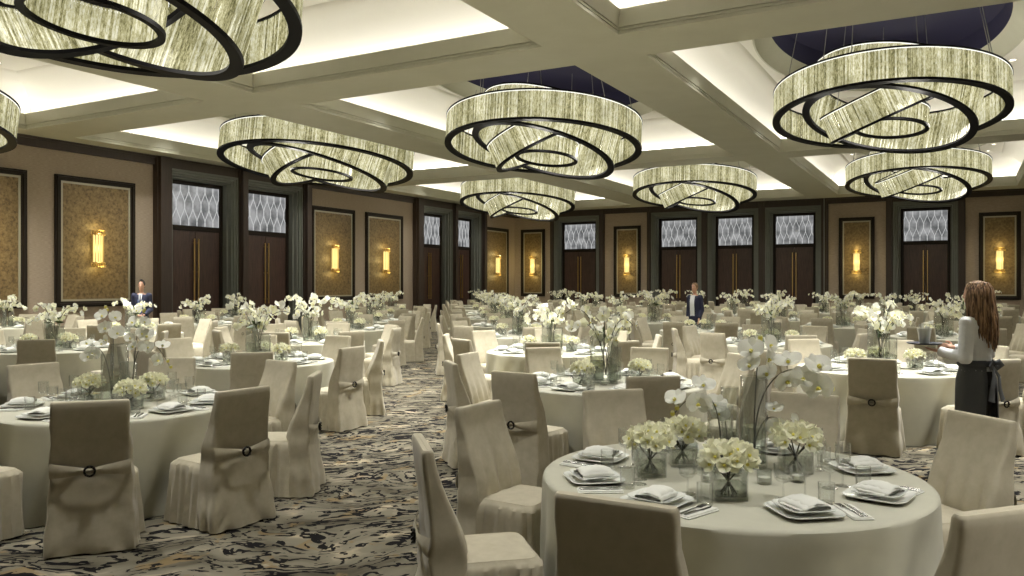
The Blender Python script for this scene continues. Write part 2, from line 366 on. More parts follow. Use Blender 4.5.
def uframe(m, a, c, z1, prof, T):       # three-sided frame swept from profile (inset, y)
    m.loft([[(a+i, y, 0), (a+i, y, z1-i), (c-i, y, z1-i), (c-i, y, 0)] for i, y in prof], False, False, T, closed=False)
def qframe(m, a, c, z0, z1, prof, T):
    m.loft([[(a+i, y, z0+i), (c-i, y, z0+i), (c-i, y, z1-i), (a+i, y, z1-i)] for i, y in prof], False, False, T)
dn = 1
def door(side, a, c):
    """portal between a and c: casing frame, dark inner frame, two leaves with long pulls, lattice transom"""
    global dn
    T = wallT(side)(0)[0]
    root = ob('door_%d' % dn, None, None, wallT(side)((a+c)/2)[1]); root['kind'] = 'structure'; dn += 1
    bpy.context.view_layer.update()
    TI = Matrix.Translation(-Vector(root.location)) @ T
    cw = .30; zt = 5.62
    m = new('casing')
    uframe(m, a, c, zt, [(0,-.1),(0,.14),(.07,.14),(.08,.09),(.15,.09),(.16,.02),(.22,.02),(.24,-.12),(.29,-.14),(.30,-.48)], TI)
    ob('casing', m.mesh('casing', True), root)
    m = new('brownwood'); m.box(a, c, -.5, .14, zt, ZC, TI); ob('header_board', m.mesh('header_board', True), root)
    i0, i1 = a+cw, c-cw; fw = .13; f1 = zt-cw
    m = new('blackframe'); uframe(m, i0, i1, f1, [(0,-.33),(.09,-.33),(.10,-.36),(fw,-.36),(fw,-.46)], TI); m.box(i0+fw, i1-fw, -.5, -.35, 3.62, 3.80, TI)
    ob('inner_frame', m.mesh('inner_frame', True), root)
    m = MB(); g0, g1 = i0+fw, i1-fw; mid = (g0+g1)/2
    for (p, q) in ((g0, mid-.006), (mid+.006, g1)):
        m = new('doorwood'); m.bbox(p, q, -.44, -.37, .01, 3.62, .008, TI)
        lf = ob('door_leaf', m.mesh('door_leaf', True), root)
        hx = mid-.085 if q < mid else mid+.085
        m = new('brass'); m.box(hx-.015, hx+.015, -.33, -.29, 1.05, 3.36, TI)
        for hz in (1.2, 2.2, 3.2): m.box(hx-.012, hx+.012, -.37, -.33, hz, hz+.03, TI)
        ob('pull_handle', m.mesh('pull_handle', True), lf)
    m = new('backlit'); m.box(g0, g1, -.44, -.40, 3.80, f1-fw, TI); pn = ob('transom_pane', m.mesh('transom_pane', True), root)
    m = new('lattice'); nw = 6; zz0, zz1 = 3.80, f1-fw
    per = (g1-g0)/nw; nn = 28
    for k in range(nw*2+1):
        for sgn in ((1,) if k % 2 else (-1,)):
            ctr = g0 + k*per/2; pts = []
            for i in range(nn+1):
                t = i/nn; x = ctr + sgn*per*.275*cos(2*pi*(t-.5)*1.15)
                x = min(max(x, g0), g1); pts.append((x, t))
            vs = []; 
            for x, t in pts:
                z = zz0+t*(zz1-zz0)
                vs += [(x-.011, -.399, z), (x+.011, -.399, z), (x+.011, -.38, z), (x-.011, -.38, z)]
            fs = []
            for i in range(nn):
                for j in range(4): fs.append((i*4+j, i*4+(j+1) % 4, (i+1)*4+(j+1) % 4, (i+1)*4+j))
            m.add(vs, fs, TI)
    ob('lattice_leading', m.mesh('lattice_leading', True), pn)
for a, c in ((17.86,20.78), (21.12,24.06), (32.1,34.85), (35.15,37.7)): door('L', a, c)
for a, c in ((-20.36,-17.60), (-14.58,-11.85), (-11.52,-8.95), (-8.62,-5.98), (-2.82,-.16)): door('B', a, c)

def panel(side, a, c, what, z0=1.1, z1=4.97, lit=True):
    T = wallT(side)(0)[0]; mid = (a+c)/2
    loc = wallT(side)(mid)[1]; loc = (loc[0], loc[1], 0)
    root = top('wall_panel', 'mottled gold wall panel in a dark wood frame ' + what, 'wall panel', None, loc)
    TI = Matrix.Translation(-Vector(loc)) @ T
    f = .17; s = .06
    m = new('blackframe')
    qframe(m, a, c, z0, z1, [(0,-.01),(0,.07),(.04,.07),(.05,.10),(.11,.10),(.12,.06),(f,.06),(f,.0)], TI)
    ob('frame', m.mesh('frame', True), root)
    m = new('silver')
    qframe(m, a, c, z0, z1, [(f,.0),(f,.05),(f+s,.05),(f+s,.0)], TI)
    ob('silver_liner', m.mesh('silver_liner', True), root)
    m = new('gold'); m.box(a+f+s, c-f-s, 0, .03, z0+f+s, z1-f-s, TI); ob('gold_board', m.mesh('gold_board', True), root)
    if not lit: return
    # sconce
    sz = 2.86; r = .17 if side == 'L' else .15
    P = T @ Vector((mid, .03, sz))
    sc = top('wall_sconce', 'glowing gold sconce ' + what, 'wall lamp', None, P)
    TS = Matrix.Translation(-P) @ T @ Matrix.Translation((mid, .03, sz))
    m = new('sconce'); n = 14
    rings = [[(r*.9*cos(pi*j/n), .04+r*sin(pi*j/n), z) for j in range(n+1)] for z in (-.42, -.2, 0, .2, .42)]
    m.loft(rings, False, False, TS, closed=False)
    ob('glass_shade', m.mesh('glass_shade'), sc); m = new('brass')
    for k in range(7):
        x = pi*(k+.5)/7
        m.box(r*cos(x)-.008, r*cos(x)+.008, .04+r*1.02*sin(x)-.005, .04+r*1.05*sin(x)+.004, -.42, .42, TS)
    ob('glass_ribs', m.mesh('glass_ribs'), sc)
    m = new('brass'); m.box(-.06, .06, 0, .05, -.5, .5, TS); ob('back_plate', m.mesh('back_plate', True), sc)
    for zc, sg in ((.48, 1), (-.48, -1)):
        m = new('brass')
        for k in range(7):
            x = pi*(k+.5)/7; cxx, cyy = (r+.03)*cos(x), .04+(r+.03)*sin(x)
            pts = [(cxx+.040*cos(t)*(.4+t/9), cyy, zc+.095*sin(t)*(.4+t/9)) for t in [i*.6 for i in range(11)]]
            m.tube(pts, .015, 5, TS)
        pts = [((r+.03)*cos(pi*j/12), .04+(r+.03)*sin(pi*j/12), zc-sg*.05) for j in range(13)]
        m.tube(pts, .015, 6, TS)
        pts = [((r+.01)*cos(pi*j/12), .04+(r+.01)*sin(pi*j/12), zc+sg*.06) for j in range(13)]
        m.tube(pts, .010, 6, TS)
        ob('scroll_band', m.mesh('scroll_band'), sc)
    for zz, en in ((.60, 6), (-.60, 6), (0, 9)):
        ld = bpy.data.lights.new('sconce_lamp', 'POINT'); ld.energy = en; ld.color = (1, .80, .34); ld.shadow_soft_size = .12
        lo = bpy.data.objects.new('sconce_lamp', ld); COL.objects.link(lo); lo.parent = sc
        lo.location = (T @ Vector((mid, .30 if zz else .42, sz+zz))) - P
panel('L', 10.66, 13.26, 'cut by the edge of the view, on the left wall')
panel('L', 14.07, 16.66, 'on the left wall behind the man in navy')
panel('L', 24.63, 27.31, 'on the left wall, just past the nearer pair of doors')
panel('L', 28.05, 30.75, 'on the left wall, just before the farther pair of doors')
panel('L', 38.20, 40.87, 'on the left wall, last one before the corner')
panel('B', -22.55, -21.0, 'on the back wall, first one after the corner')
panel('B', -16.75, -15.2, 'on the back wall between single door and triple doors')
panel('B', -5.18, -3.61, 'on the back wall beside the thin steel pipe')
panel('B', .65, 2.24, 'on the back wall behind the waitress')

# ------------------------------------------------------------------ chandeliers
def tiltM(gx, gz):      # plane gradient given beside/ahead of the viewer -> rotation
    u, v = gx*CY - gz*SY, gx*SY + gz*CY
    nrm = Vector((-u, -v, 1)).normalized()
    return Vector((0,0,1)).rotation_difference(nrm).to_euler()
def ringmeshes(a, bb, h, rod=.036):
    n = int(2*pi*sqrt((a*a+bb*bb)/2)/(rod*1.16)); m = new('crystal'); rr = random.Random(int(a*100))
    for layer, off in ((0, 0), (1, -.055)):
        for i in range(n):
            t = 2*pi*(i+.5*layer)/n; x, y = (a+off)*cos(t), (bb+off)*sin(t)
            T = Matrix.Translation((x, y, 0)) @ Matrix.Rotation(t+rr.uniform(-.3,.3), 4, 'Z')
            w = rod*.5; z0 = .03; z1 = h-.02 - rr.random()*.01
            m.add([(w,0,z0),(0,w*.7,z0),(-w,0,z0),(0,-w*.7,z0),(w,0,z1),(0,w*.7,z1),(-w,0,z1),(0,-w*.7,z1)],
                  [(0,1,5,4),(1,2,6,5),(2,3,7,6),(3,0,4,7)], T @ Matrix.Rotation(pi/2, 4, 'Z'))
    band = m.mesh('crystal_band', True)
    def ann(mt, o0, o1, z0, z1):
        m = new(mt); k = 96
        def e(o, z): return [((a+o)*cos(2*pi*j/k), (bb+o)*sin(2*pi*j/k), z) for j in range(k)]
        m.loft([e(o0,z0), e(o1,z0), e(o1,z1), e(o0,z1), e(o0,z0)]); return m
    low = ann('blackrim', -.15*min(1, a/2), .035, -.03, .03).mesh('lower_rim')
    up = ann('blackrim', -.09, .03, h-.02, h+.012).mesh('upper_rim')
    gl = ann('rimlight', -.02, .018, h-.045, h-.03).mesh('lit_edge')
    return band, low, up, gl
RINGS = [(2.72, 2.72, .76, (-.05,-.107), 3.83, (0,0)), (2.02, 2.02, 1.1, (-.275,-.14), 3.74, (0,0)),
         (1.5, 1.5, .70, (.45,-.02), 3.86, (.1,0)), (.85, .85, .5, (-.10,-.08), 3.55, (.1,0))]
RM = [ringmeshes(r[0], r[1], r[2]) for r in RINGS]
def chandelier(x, y, label, s=1., dz=0., sc3=None, en=1.):
    root = top('chandelier', label, 'chandelier', None, (x, y, EYE+3.8+dz), 0, 'crystal ring chandeliers', sc3 or s)
    for r, mm in zip(RINGS, RM):
        wx, wy = W(r[5][0], r[5][1]) if r[5] != (0,0) else (0,0)
        o = ob('crystal_ring', mm[0], root, (wx, wy, r[4]-3.8), tiltM(*r[3]), None, 'stuff')
        ob('lower_rim', mm[1], o); ob('upper_rim', mm[2], o); ob('lit_edge', mm[3], o)
    for k in range(9):
        m = new('wire'); t = 2*pi*k/9+.3; q = 2.55 if k % 2 == 0 else 1.8
        m.tube([(q*cos(t), q*sin(t), .70), (q*.82*cos(t), q*sin(t), (8.3-EYE-3.8-dz)/(s if not sc3 else sc3[2]))], .011, 4)
        ob('suspension_wire', m.mesh('suspension_wire'), root)
    for dx, dy in ((1.2,.6), (-1.2,-.6), (-.5,1.4), (.5,-1.4)):
        ld = bpy.data.lights.new('chandelier_lamp', 'POINT'); ld.energy = CH_E*en; ld.color = (1, .96, .86); ld.shadow_soft_size = .3
        lo = bpy.data.objects.new('chandelier_lamp', ld); COL.objects.link(lo); lo.parent = root; lo.location = (dx, dy, -.05)
CH_E = 100
CXC = [(a+b_)/2 for a, b_ in CX]; CYC = [(a+b_)/2 for a, b_ in CYR]
chandelier(CXC[1], CYC[0], 'huge crystal ring chandelier, largest and closest overhead, over the left tables', 1., -.1, None, .35)
chandelier(-20.05, 8.2, 'crystal ring chandelier mostly cut off by the view edge near the left wall', 1., -.35)
chandelier(CXC[0], CYC[1], 'wide crystal ring chandelier in front of the nearer pair of left wall doors', 1., .1, (1.09,1.2,1))
chandelier(CXC[1]-.28, CYC[1], 'crystal ring chandelier hung under the navy well in the middle of the ceiling')
chandelier(CXC[2], CYC[1], 'large crystal ring chandelier over the waitress, under a navy oval well', .9)
chandelier(CXC[0], CYC[2], 'small far crystal ring chandelier in front of the room corner')
chandelier(CXC[1], CYC[2], 'small far crystal ring chandelier in front of the triple doors', .94)
chandelier(CXC[2], CYC[2], 'far crystal ring chandelier below the large one on the waitress side', .90)

# recessed downlights (fixtures with real spot lamps)
DL_E = 1500
ROWE = [(.03,.55,1.35,1.0), (.38,.32,.30,.28), (.26,.22,.22,.22)]
mm_ = new('cove'); mm_.lathe([(.10,.0),(.10,-.015),(.075,-.015),(.07,0)], 20); ringm = mm_.mesh('trim_ring')
mm_ = new('down'); mm_.lathe([(.069,-.002),(.03,-.002),(.002,-.002)], 16); lampm = mm_.mesh('lamp_disc')
def downlight(x, y, z, e, lab, grp, ang=86):
    o = top('recessed_downlight', lab, 'ceiling light', None, (x, y, z), 0, grp)
    ob('trim_ring', ringm, o); ob('lamp_disc', lampm, o)
    ld = bpy.data.lights.new('downlight_spot', 'SPOT'); ld.energy = e; ld.color = (1, .985, .95); ld.spot_size = radians(ang); ld.spot_blend = 1.; ld.shadow_soft_size = .07
    lo = bpy.data.objects.new('downlight_spot', ld); COL.objects.link(lo); lo.parent = o; lo.location = (0, 0, -.03)
wordx = ['beside the left wall', 'over the middle aisle', 'over the waitress side', 'beside the right wall']
wordy = ['nearest', 'middle', 'far']
for i in range(4):
    for j in range(3):
        x0, x1 = CX[i]; y0, y1 = CYR[j]
        for sx in (-1, 1):
            for sy in (-1, 1):
                for q, (ox, oy) in enumerate(((2.45, 4.9), (2.6, 3.2))):
                    yy = CYC[j]+sy*oy
                    e = DL_E*(ROWE[j][0] if sy < 0 and q == 0 else ROWE[j][1] if sy < 0 else ROWE[j][2] if q else ROWE[j][3])*(1 if i < 3 else (60 if (q == 0 and sy < 0) else 3.2) if j == 0 and sx < 0 and sy < 0 else .4)
                    downlight(CXC[i]+sx*ox, yy, ZC+1.365, e, 'small recessed downlight in the flat rim of the %s coffer %s' % (wordy[j], wordx[i]), 'downlights in the %s coffer %s' % (wordy[j], wordx[i]))

# ------------------------------------------------------------------ chair
def rrect(w, y0, y1, r, ne, nc):
    """rounded rectangle, half width w, counter-clockwise; returns (x,y,nx,ny,s)"""
    pts = []; cs = [(w-r, y0+r, -pi/2), (w-r, y1-r, 0), (-w+r, y1-r, pi/2), (-w+r, y0+r, pi)]
    for i, (cx, cy, a0) in enumerate(cs):
        for k in range(nc+1):
            a = a0 + pi/2*k/nc; pts.append((cx+r*cos(a), cy+r*sin(a), cos(a), sin(a)))
        nx_ = cs[(i+1) % 4]; p = pts[-1]; q = (nx_[0]+r*cos(nx_[2]), nx_[1]+r*sin(nx_[2]))
        for k in range(1, ne):
            t = k/ne; pts.append((p[0]+(q[0]-p[0])*t, p[1]+(q[1]-p[1])*t, p[2], p[3]))
    return pts
def chair_meshes(seed, hi=True):
    rr = random.Random(seed); ne, nc = (16, 4) if hi else (5, 2)
    ph = [rr.uniform(0, 6.28) for _ in range(12)]
    # seat with gathered skirt
    m = new('cover'); rings = []
    zs = ([.012, .1, .2, .3, .38, .43, .448, .458, .463] if hi else [.012, .25, .43, .46])
    for z in zs:
        t = 1-z/.44; fl = .028*max(0, t); ring = []
        ins = smooth(.435, .463, z)*.03
        for i, (x, y, nx, ny) in enumerate(rrect(.238+fl-ins, -.21, .205+fl*.3-ins, .05, ne, nc)):
            u = (x*1.0+y*1.3)
            g = sin(u*62+ph[0])*.5 + sin(u*37+ph[1])*.35 + sin(u*19+ph[2])*.5
            amp = (.005 + .024*max(0, t)**.8)*g if t > 0 and ny > -.5 else 0
            if hi and .36 < z < .45: amp += .004*sin(u*95)
            ring.append((x+nx*amp, y+ny*amp, z + (.004*g if z < .02 else 0) + (.008*(1-(x/.24)**2)*(1-(y/.22)**2) if z > .455 else 0)))
        rings.append(ring)
    m.loft(rings, False, False)
    last = rings[-1]; k = len(last)
    m.loft([last, [(p[0]*.55, (p[1]+.0)*.55, .476) for p in last], [(p[0]*.05, p[1]*.05, .480) for p in last]], False, True)
    seat = m.mesh('seat_cover')
    # back: one hanging cover from floor to top
    m = new('cover'); rings = []
    zs = ([.012, .06, .12, .18, .24, .30, .36, .42, .46, .49, .52, .56, .60, .66, .72, .78, .84, .90, .95, .98, .990, .995] if hi else [.012, .2, .46, .52, .7, .9, .985, .995])
    for z in zs:
        w = .232 + .012*smooth(.9,.5,z) + .030*(1-smooth(0,.5,z)) ; w -= smooth(.985,.996,z)*.006
        yi = -.165 - .155*smooth(.46, 1.02, z)*1.0 if z > .46 else -.165
        yo = -.375 + .035*smooth(.98,.62,z) - .035*smooth(.45,.0,z)
        d = smooth(.985,.996,z)*.007
        ring = []
        for (x, y, nx, ny) in rrect(w, yo+d, yi-d, .022, ne, nc):
            dx = dy = 0
            back = ny < -.3; front = ny > .3; side = abs(nx) > .7
            if hi:
                wb = max(0, -ny)**2; wf = max(0, ny)**2; ws = nx*nx
                if back and z < .60:          # swagged drape falling from the pin
                    q = z + .42*(x/.24)**2*.35; s_ = smooth(.62,.45,z)
                    dy = -.0055*s_*(sin(q*52+ph[3]) + .6*sin(q*31+x*9+ph[4]))*(.4+abs(x)/.24) - .012*(1-smooth(0,.35,z))*(1+sin(x*22+ph[5]))
                if back and z >= .60: dy = -.002*sin(x*30+ph[6])*(1-smooth(.85,.95,z)) ; 
                if back and abs(z-.53) < .09: dy += .016*math.exp(-(x/.09)**2 - ((z-.535)/.035)**2)
                if front and z > .46: 
                    f_ = smooth(.80,.5,z); dy = .015*f_*(sin(x*48+ph[7]) + .5*sin(x*27+ph[8]))
                dy *= wb if back else wf if front else 0
                dx = ws*(.006*sin(z*26+ph[9]+ (1 if nx > 0 else 3)) * (1-smooth(.85,.98,z)) + .010*(1-smooth(0,.3,z))*sin(y*60+ph[10]))
            ring.append((x+dx*nx, y+dy, z + (.003*sin(x*40+ph[11]) if z < .02 else 0)))
        rings.append(ring)
    m.loft(rings, False, True)
    back = m.mesh('back_cover')
    if not hi: return seat, back
    # sash pinched through a ring
    m = new('cover'); nn = 24
    rows = []
    for i in range(nn+1):
        x = -.240 + .480*i/nn; a = abs(x)/.240
        hw = .012 + .038*a**.8; zc = .545 + .006*a
        yy = -.343 - .030*(1-a)**.6 - .010*math.sin(pi*min(1, a*1.05))
        rows.append([(x, yy+.006, zc-hw), (x, yy-.004*(1+sin(a*20)), zc-hw*.4), (x, yy-.006, zc+hw*.3), (x, yy+.006, zc+hw)])
    m.loft(rows, False, False, closed=False); sash = m.mesh('sash')
    m = new('darksteel'); k = 24
    pts = [(.031*cos(2*pi*i/k), -.388, .545+.031*sin(2*pi*i/k)) for i in range(k+1)]
    m.tube(pts, .0075, 7); 
    for i in range(8):
        a = 2*pi*i/8; m.ball((.031*cos(a), -.396, .545+.031*sin(a)), .007, 6)
    ring = m.mesh('pin_ring')
    return seat, back, sash, ring
CH_HI = [chair_meshes(s) for s in range(5)]
CH_LO = [chair_meshes(s, False) for s in range(3)]
CH_JOIN = []
for s, bk in CH_LO:          # single low mesh for chairs too far off to show parts
    mb = new('cover')
    for me in (s, bk): mb.add([v.co[:] for v in me.vertices], [tuple(p.vertices) for p in me.polygons])
    mb.mat('darksteel'); k = 10
    mb.tube([(.030*cos(2*pi*i/k), -.385, .545+.030*sin(2*pi*i/k)) for i in range(k+1)], .007, 4)
    CH_JOIN.append(mb)
CH_FAR = [mb.mesh('covered_chair') for mb in CH_JOIN]

# ------------------------------------------------------------------ table linen
TR, TZ = .985, .75
def cloth_mesh(seed, hi=True):
    rr = random.Random(seed); n = 160 if hi else 56; m = new('cloth')
    K = [(rr.choice((5,6,7)), rr.uniform(0,6.28), .5), (rr.choice((9,10,11)), rr.uniform(0,6.28), .8), (rr.choice((13,15,17)), rr.uniform(0,6.28), .55), (rr.choice((23,26)), rr.uniform(0,6.28), .2)]
    def fold(a):
        s = sum(w*cos(k*a+p) for k, p, w in K); return (1/(1+math.exp(-2.6*s))) - .80
    prof = [(.02,TZ,0),(.4,TZ,0),(.8,TZ,0),(TR-.03,TZ,0),(TR-.012,TZ-.003,0),(TR-.003,TZ-.011,0),(TR,TZ-.024,0.01)]
    nz = 12 if hi else 5
    for i in range(1, nz+1): t = i/nz; prof.append((TR+.018*t, TZ-.024-(TZ-.03)*t, t))
    rings = []
    for r, z, t in prof:
        tt = t**.75
        rings.append([((r+.10*tt*fold(a+.25*t))*cos(a), (r+.10*tt*fold(a+.25*t))*sin(a), z) for a in [2*pi*j/n for j in range(n)]])
    rings.reverse()
    m.loft(rings, False, True); return m.mesh('tablecloth')
CL_HI = [cloth_mesh(s) for s in (3, 5, 8)]; CL_LO = [cloth_mesh(s, False) for s in (4, 9)]

# ------------------------------------------------------------------ place-setting pieces
def squircle(w, d, r, nc, z):
    return [(x, y, z) for x, y, _, _ in rrect(w, -d, d, r, 3, nc)]
def plate_mesh(w, h=.018, name='plate'):
    m = new('china'); d = w
    m.loft([squircle(w*.5, d*.5, w*.3, 5, 0), squircle(w*.62, d*.62, w*.35, 5, 0), squircle(w*.96, d*.96, w*.42, 5, h*.75), squircle(w, d, w*.45, 5, h),
            squircle(w*.985, d*.985, w*.44, 5, h+.002), squircle(w*.68, d*.68, w*.35, 5, .006), squircle(w*.3, d*.3, w*.15, 5, .005)], True, True)
    return m.mesh(name)
PL_BIG = plate_mesh(.142, .02, 'dinner_plate'); PL_SM = plate_mesh(.112, .016, 'salad_plate')
def napkin_mesh(seed):
    rr = random.Random(seed); m = new('white_linen'); n = 16
    # folded napkin: arched roll with overlapping flap
    for lay, (hw, hl, zt, off) in enumerate(((.066, .088, .034, 0), (.056, .083, .045, .004))):
        rows = []
        for i in range(n+1):
            t = i/n; a = pi*t
            x = -hw*cos(a)*(1+.12*sin(a)); z = .002 + zt*sin(a)**.7
            rows.append([(x+off+.004*sin(k*2.1+seed), -hl+2*hl*k/8, z*(1-.35*abs(k/4-1)**2.2) + .002*sin(k*3+i)) for k in range(9)])
        m.loft(rows, False, False, closed=False)
        rows2 = [[(p[0]*.93, p[1]*.97, max(.0015, p[2]-.006)) for p in r_] for r_ in rows]
        m.loft(rows2, False, False, closed=False)
    m.bbox(-.075, .06, -.07, .07, .0, .010, .004)
    return m.mesh('folded_napkin')
NAP = [napkin_mesh(i) for i in range(3)]
def flat_napkin():
    m = new('white_linen'); m.bbox(-.046, .046, -.11, .11, 0, .008, .003); m.bbox(-.044, .040, -.105, .108, .008, .013, .002); return m.mesh('cutlery_napkin')
CNAP = flat_napkin()
def knife():
    m = new('steel')
    m.loft([[(-.006,-.10,0),(.006,-.10,0),(.006,-.10,.005),(-.006,-.10,.005)], [(-.008,-.02,0),(.008,-.02,0),(.008,-.02,.006),(-.008,-.02,.006)],
            [(-.005,.0,0),(.005,.0,0),(.005,.0,.003),(-.005,.0,.003)], [(-.006,.02,0),(.010,.02,0),(.010,.02,.002),(-.006,.02,.002)],
            [(-.006,.08,0),(.009,.08,0),(.009,.08,.002),(-.006,.08,.002)], [(-.005,.105,0),(-.003,.105,0),(-.003,.105,.002),(-.005,.105,.002)]], True, True)
    return m.mesh('table_knife')
def fork():
    m = new('steel')
    m.loft([[(-.008,-.10,0),(.008,-.10,0),(.008,-.10,.004),(-.008,-.10,.004)], [(-.003,-.01,.002),(.003,-.01,.002),(.003,-.01,.006),(-.003,-.01,.006)],
            [(-.003,.03,.003),(.003,.03,.003),(.003,.03,.006),(-.003,.03,.006)], [(-.012,.05,0),(.012,.05,0),(.012,.05,.003),(-.012,.05,.003)],
            [(-.012,.062,0),(.012,.062,0),(.012,.062,.003),(-.012,.062,.003)]], True, True)
    for k in range(4):
        x = -.0105+.007*k; m.box(x-.0018, x+.0018, .06, .105, .001, .004)
    return m.mesh('table_fork')
KN, FK = knife(), fork()
def lathe_mesh(name, mat, prof, n=28):
    m = new(mat); m.lathe(prof, n); return m.mesh(name)
WINE = lathe_mesh('wine_glass', 'glass', [(.001,.002),(.036,.002),(.037,.004),(.02,.006),(.005,.012),(.004,.10),(.006,.108),(.026,.118),(.036,.13),(.038,.15),(.038,.215),(.0365,.215),(.0365,.15),(.03,.128),(.001,.118)])
GOB = lathe_mesh('water_goblet', 'glass', [(.001,.002),(.036,.002),(.037,.004),(.02,.006),(.005,.012),(.004,.075),(.03,.088),(.041,.10),(.043,.13),(.043,.165),(.0415,.165),(.0415,.13),(.035,.102),(.001,.09)])
TUMB = lathe_mesh('tumbler', 'glass', [(.001,.001),(.034,.001),(.036,.004),(.037,.10),(.0355,.10),(.034,.014),(.001,.012)])
VOT = lathe_mesh('votive_glass', 'vase', [(.001,.001),(.034,.001),(.037,.01),(.037,.075),(.034,.075),(.033,.016),(.001,.014)])
def votive_candle():
    m = new('petal'); m.lathe([(.001,.016),(.031,.016),(.031,.035),(.001,.036)], 16); return m.mesh('candle')
VCAN = votive_candle()
def vase_mesh(r, h): return lathe_mesh('vase_wall', 'vase', [(.001,.001),(r-.004,.001),(r,.006),(r,h-.003),(r-.002,h),(r-.006,h-.003),(r-.007,.03),(r-.02,.024),(.001,.022)], 32)
def water_mesh(r, h): return lathe_mesh('vase_water', 'water', [(.001,.026),(r-.009,.028),(r-.009,h),(.001,h)], 24)
VASES = {k: (vase_mesh(r, h), water_mesh(r, h*.45)) for k, (r, h) in {'tall': (.072,.50), 'mid': (.068,.36), 'slim': (.050,.43), 'short': (.06,.28)}.items()}
def cube_vase():
    m = new('vase'); w = .075
    sq = lambda w_, z: squircle(w_, w_, .012, 2, z)
    m.loft([sq(w,.001), sq(w,.13), sq(w-.005,.13), sq(w-.005,.018)], True, True); a = m.mesh('glass_cube')
    m = new('water'); m.loft([sq(w-.007,.02), sq(w-.007,.07)], True, True); return a, m.mesh('vase_water')
CUBE = cube_vase()
# ------------------------------------------------------------------ flowers
def petal(m, T, ln, wd, cup, nl=4, nw=3):
    rows = []
    for i in range(nl+1):
        t = i/nl; w = wd*sin(pi*min(.97, .10+.80*t))**.7
        if t == 1: w = wd*.28
        rows.append([( (2*k/nw-1)*w, ln*t, cup*(t**1.6)*ln - cup*.8*(2*k/nw-1)**2*w + .0) for k in range(nw+1)])
    m.loft(rows, False, False, T, closed=False)
def blossom(m, T, r, pm='petal', lip=True, hi=True):
    m.mat(pm); nl, nw = (5, 4) if hi else (2, 2)
    for a, ln, wd in ((0,.9,.36), (2.25,.85,.34), (-2.25,.85,.34)):
        petal(m, T @ Matrix.Rotation(a, 4, 'Z') @ Matrix.Rotation(.12, 4, 'X'), r*ln, r*wd, .2, nl, nw)
    for a in (1.22, -1.22):
        petal(m, T @ Matrix.Translation((0,0,.004)) @ Matrix.Rotation(a, 4, 'Z') @ Matrix.Rotation(.1, 4, 'X'), r*1.0, r*.62, .16, nl, nw)
    if lip:
        m.mat('yellow'); m.ball((0, -.12*r, .12*r), .16*r, 6, T, 1.2)
        m.mat(pm); petal(m, T @ Matrix.Translation((0,-.08*r,.08*r)) @ Matrix.Rotation(pi, 4, 'Z') @ Matrix.Rotation(.8, 4, 'X'), r*.4, r*.2, .5, nl, nw)
BLOS = []
for i in range(3):
    m = MB(); blossom(m, Matrix.Identity(4), .058+.006*i); BLOS.append(m.mesh('blossom'))
def bud_mesh():
    m = new('yellow'); m.ball((0,0,.012), .012, 8, None, 1.3); m.mat('cream'); m.ball((0,.002,.020), .009, 8); return m.mesh('bud')
BUD = bud_mesh()
def faceT(p, d, roll=0, s=1.):       # local +z looks along d
    q = Vector(d).normalized().to_track_quat('Z', 'Y')
    return Matrix.Translation(p) @ q.to_matrix().to_4x4() @ Matrix.Rotation(roll, 4, 'Z') @ Matrix.Scale(s, 4)
def low_flowers(seed, hi=True):
    rr = random.Random(seed); m = MB(); st = new('stem')
    nb = 34 if hi else 22
    for i in range(nb):
        g = (i+.5)/nb; el = math.acos(1-g*1.15) ; az = i*2.39996
        d = Vector((sin(el)*cos(az), sin(el)*sin(az), cos(el)))
        p = Vector((d.x*.095, d.y*.095, .155+d.z*.055)) + Vector((rr.uniform(-.01,.01), rr.uniform(-.01,.01), rr.uniform(-.01,.012)))
        dd = d + Vector((rr.uniform(-.3,.3), rr.uniform(-.3,.3), rr.uniform(-.1,.3)))
        m.mat('cream')
        T = faceT(p, dd, rr.uniform(0, 6))
        for k in range(5): petal(m, T @ Matrix.Rotation(k*1.2566, 4, 'Z') @ Matrix.Rotation(.5, 4, 'X'), .042, .020, .3, 3 if hi else 2, 2)
        m.mat('yellow'); m.ball((0,0,.010), .008, 5, T)
    for i in range(9):
        a = i*.7+rr.random(); st.tube([(.035*cos(a+2.5), .035*sin(a+2.5), .02), (.0, .0, .07), (.06*cos(a), .06*sin(a), .14)], .0035, 5)
    return m.mesh('flower_heads'), st.mesh('flower_stems')
LOWF = [low_flowers(i) for i in (1, 2, 3)]; LOWF_FAR = [low_flowers(i, False) for i in (5, 6)]
def bez(p0, p1, p2, p3, n):
    out = []
    for i in range(n+1):
        t = i/n; u = 1-t; out.append(Vector(p0)*u**3 + Vector(p1)*3*u*u*t + Vector(p2)*3*u*t*t + Vector(p3)*t**3)
    return out
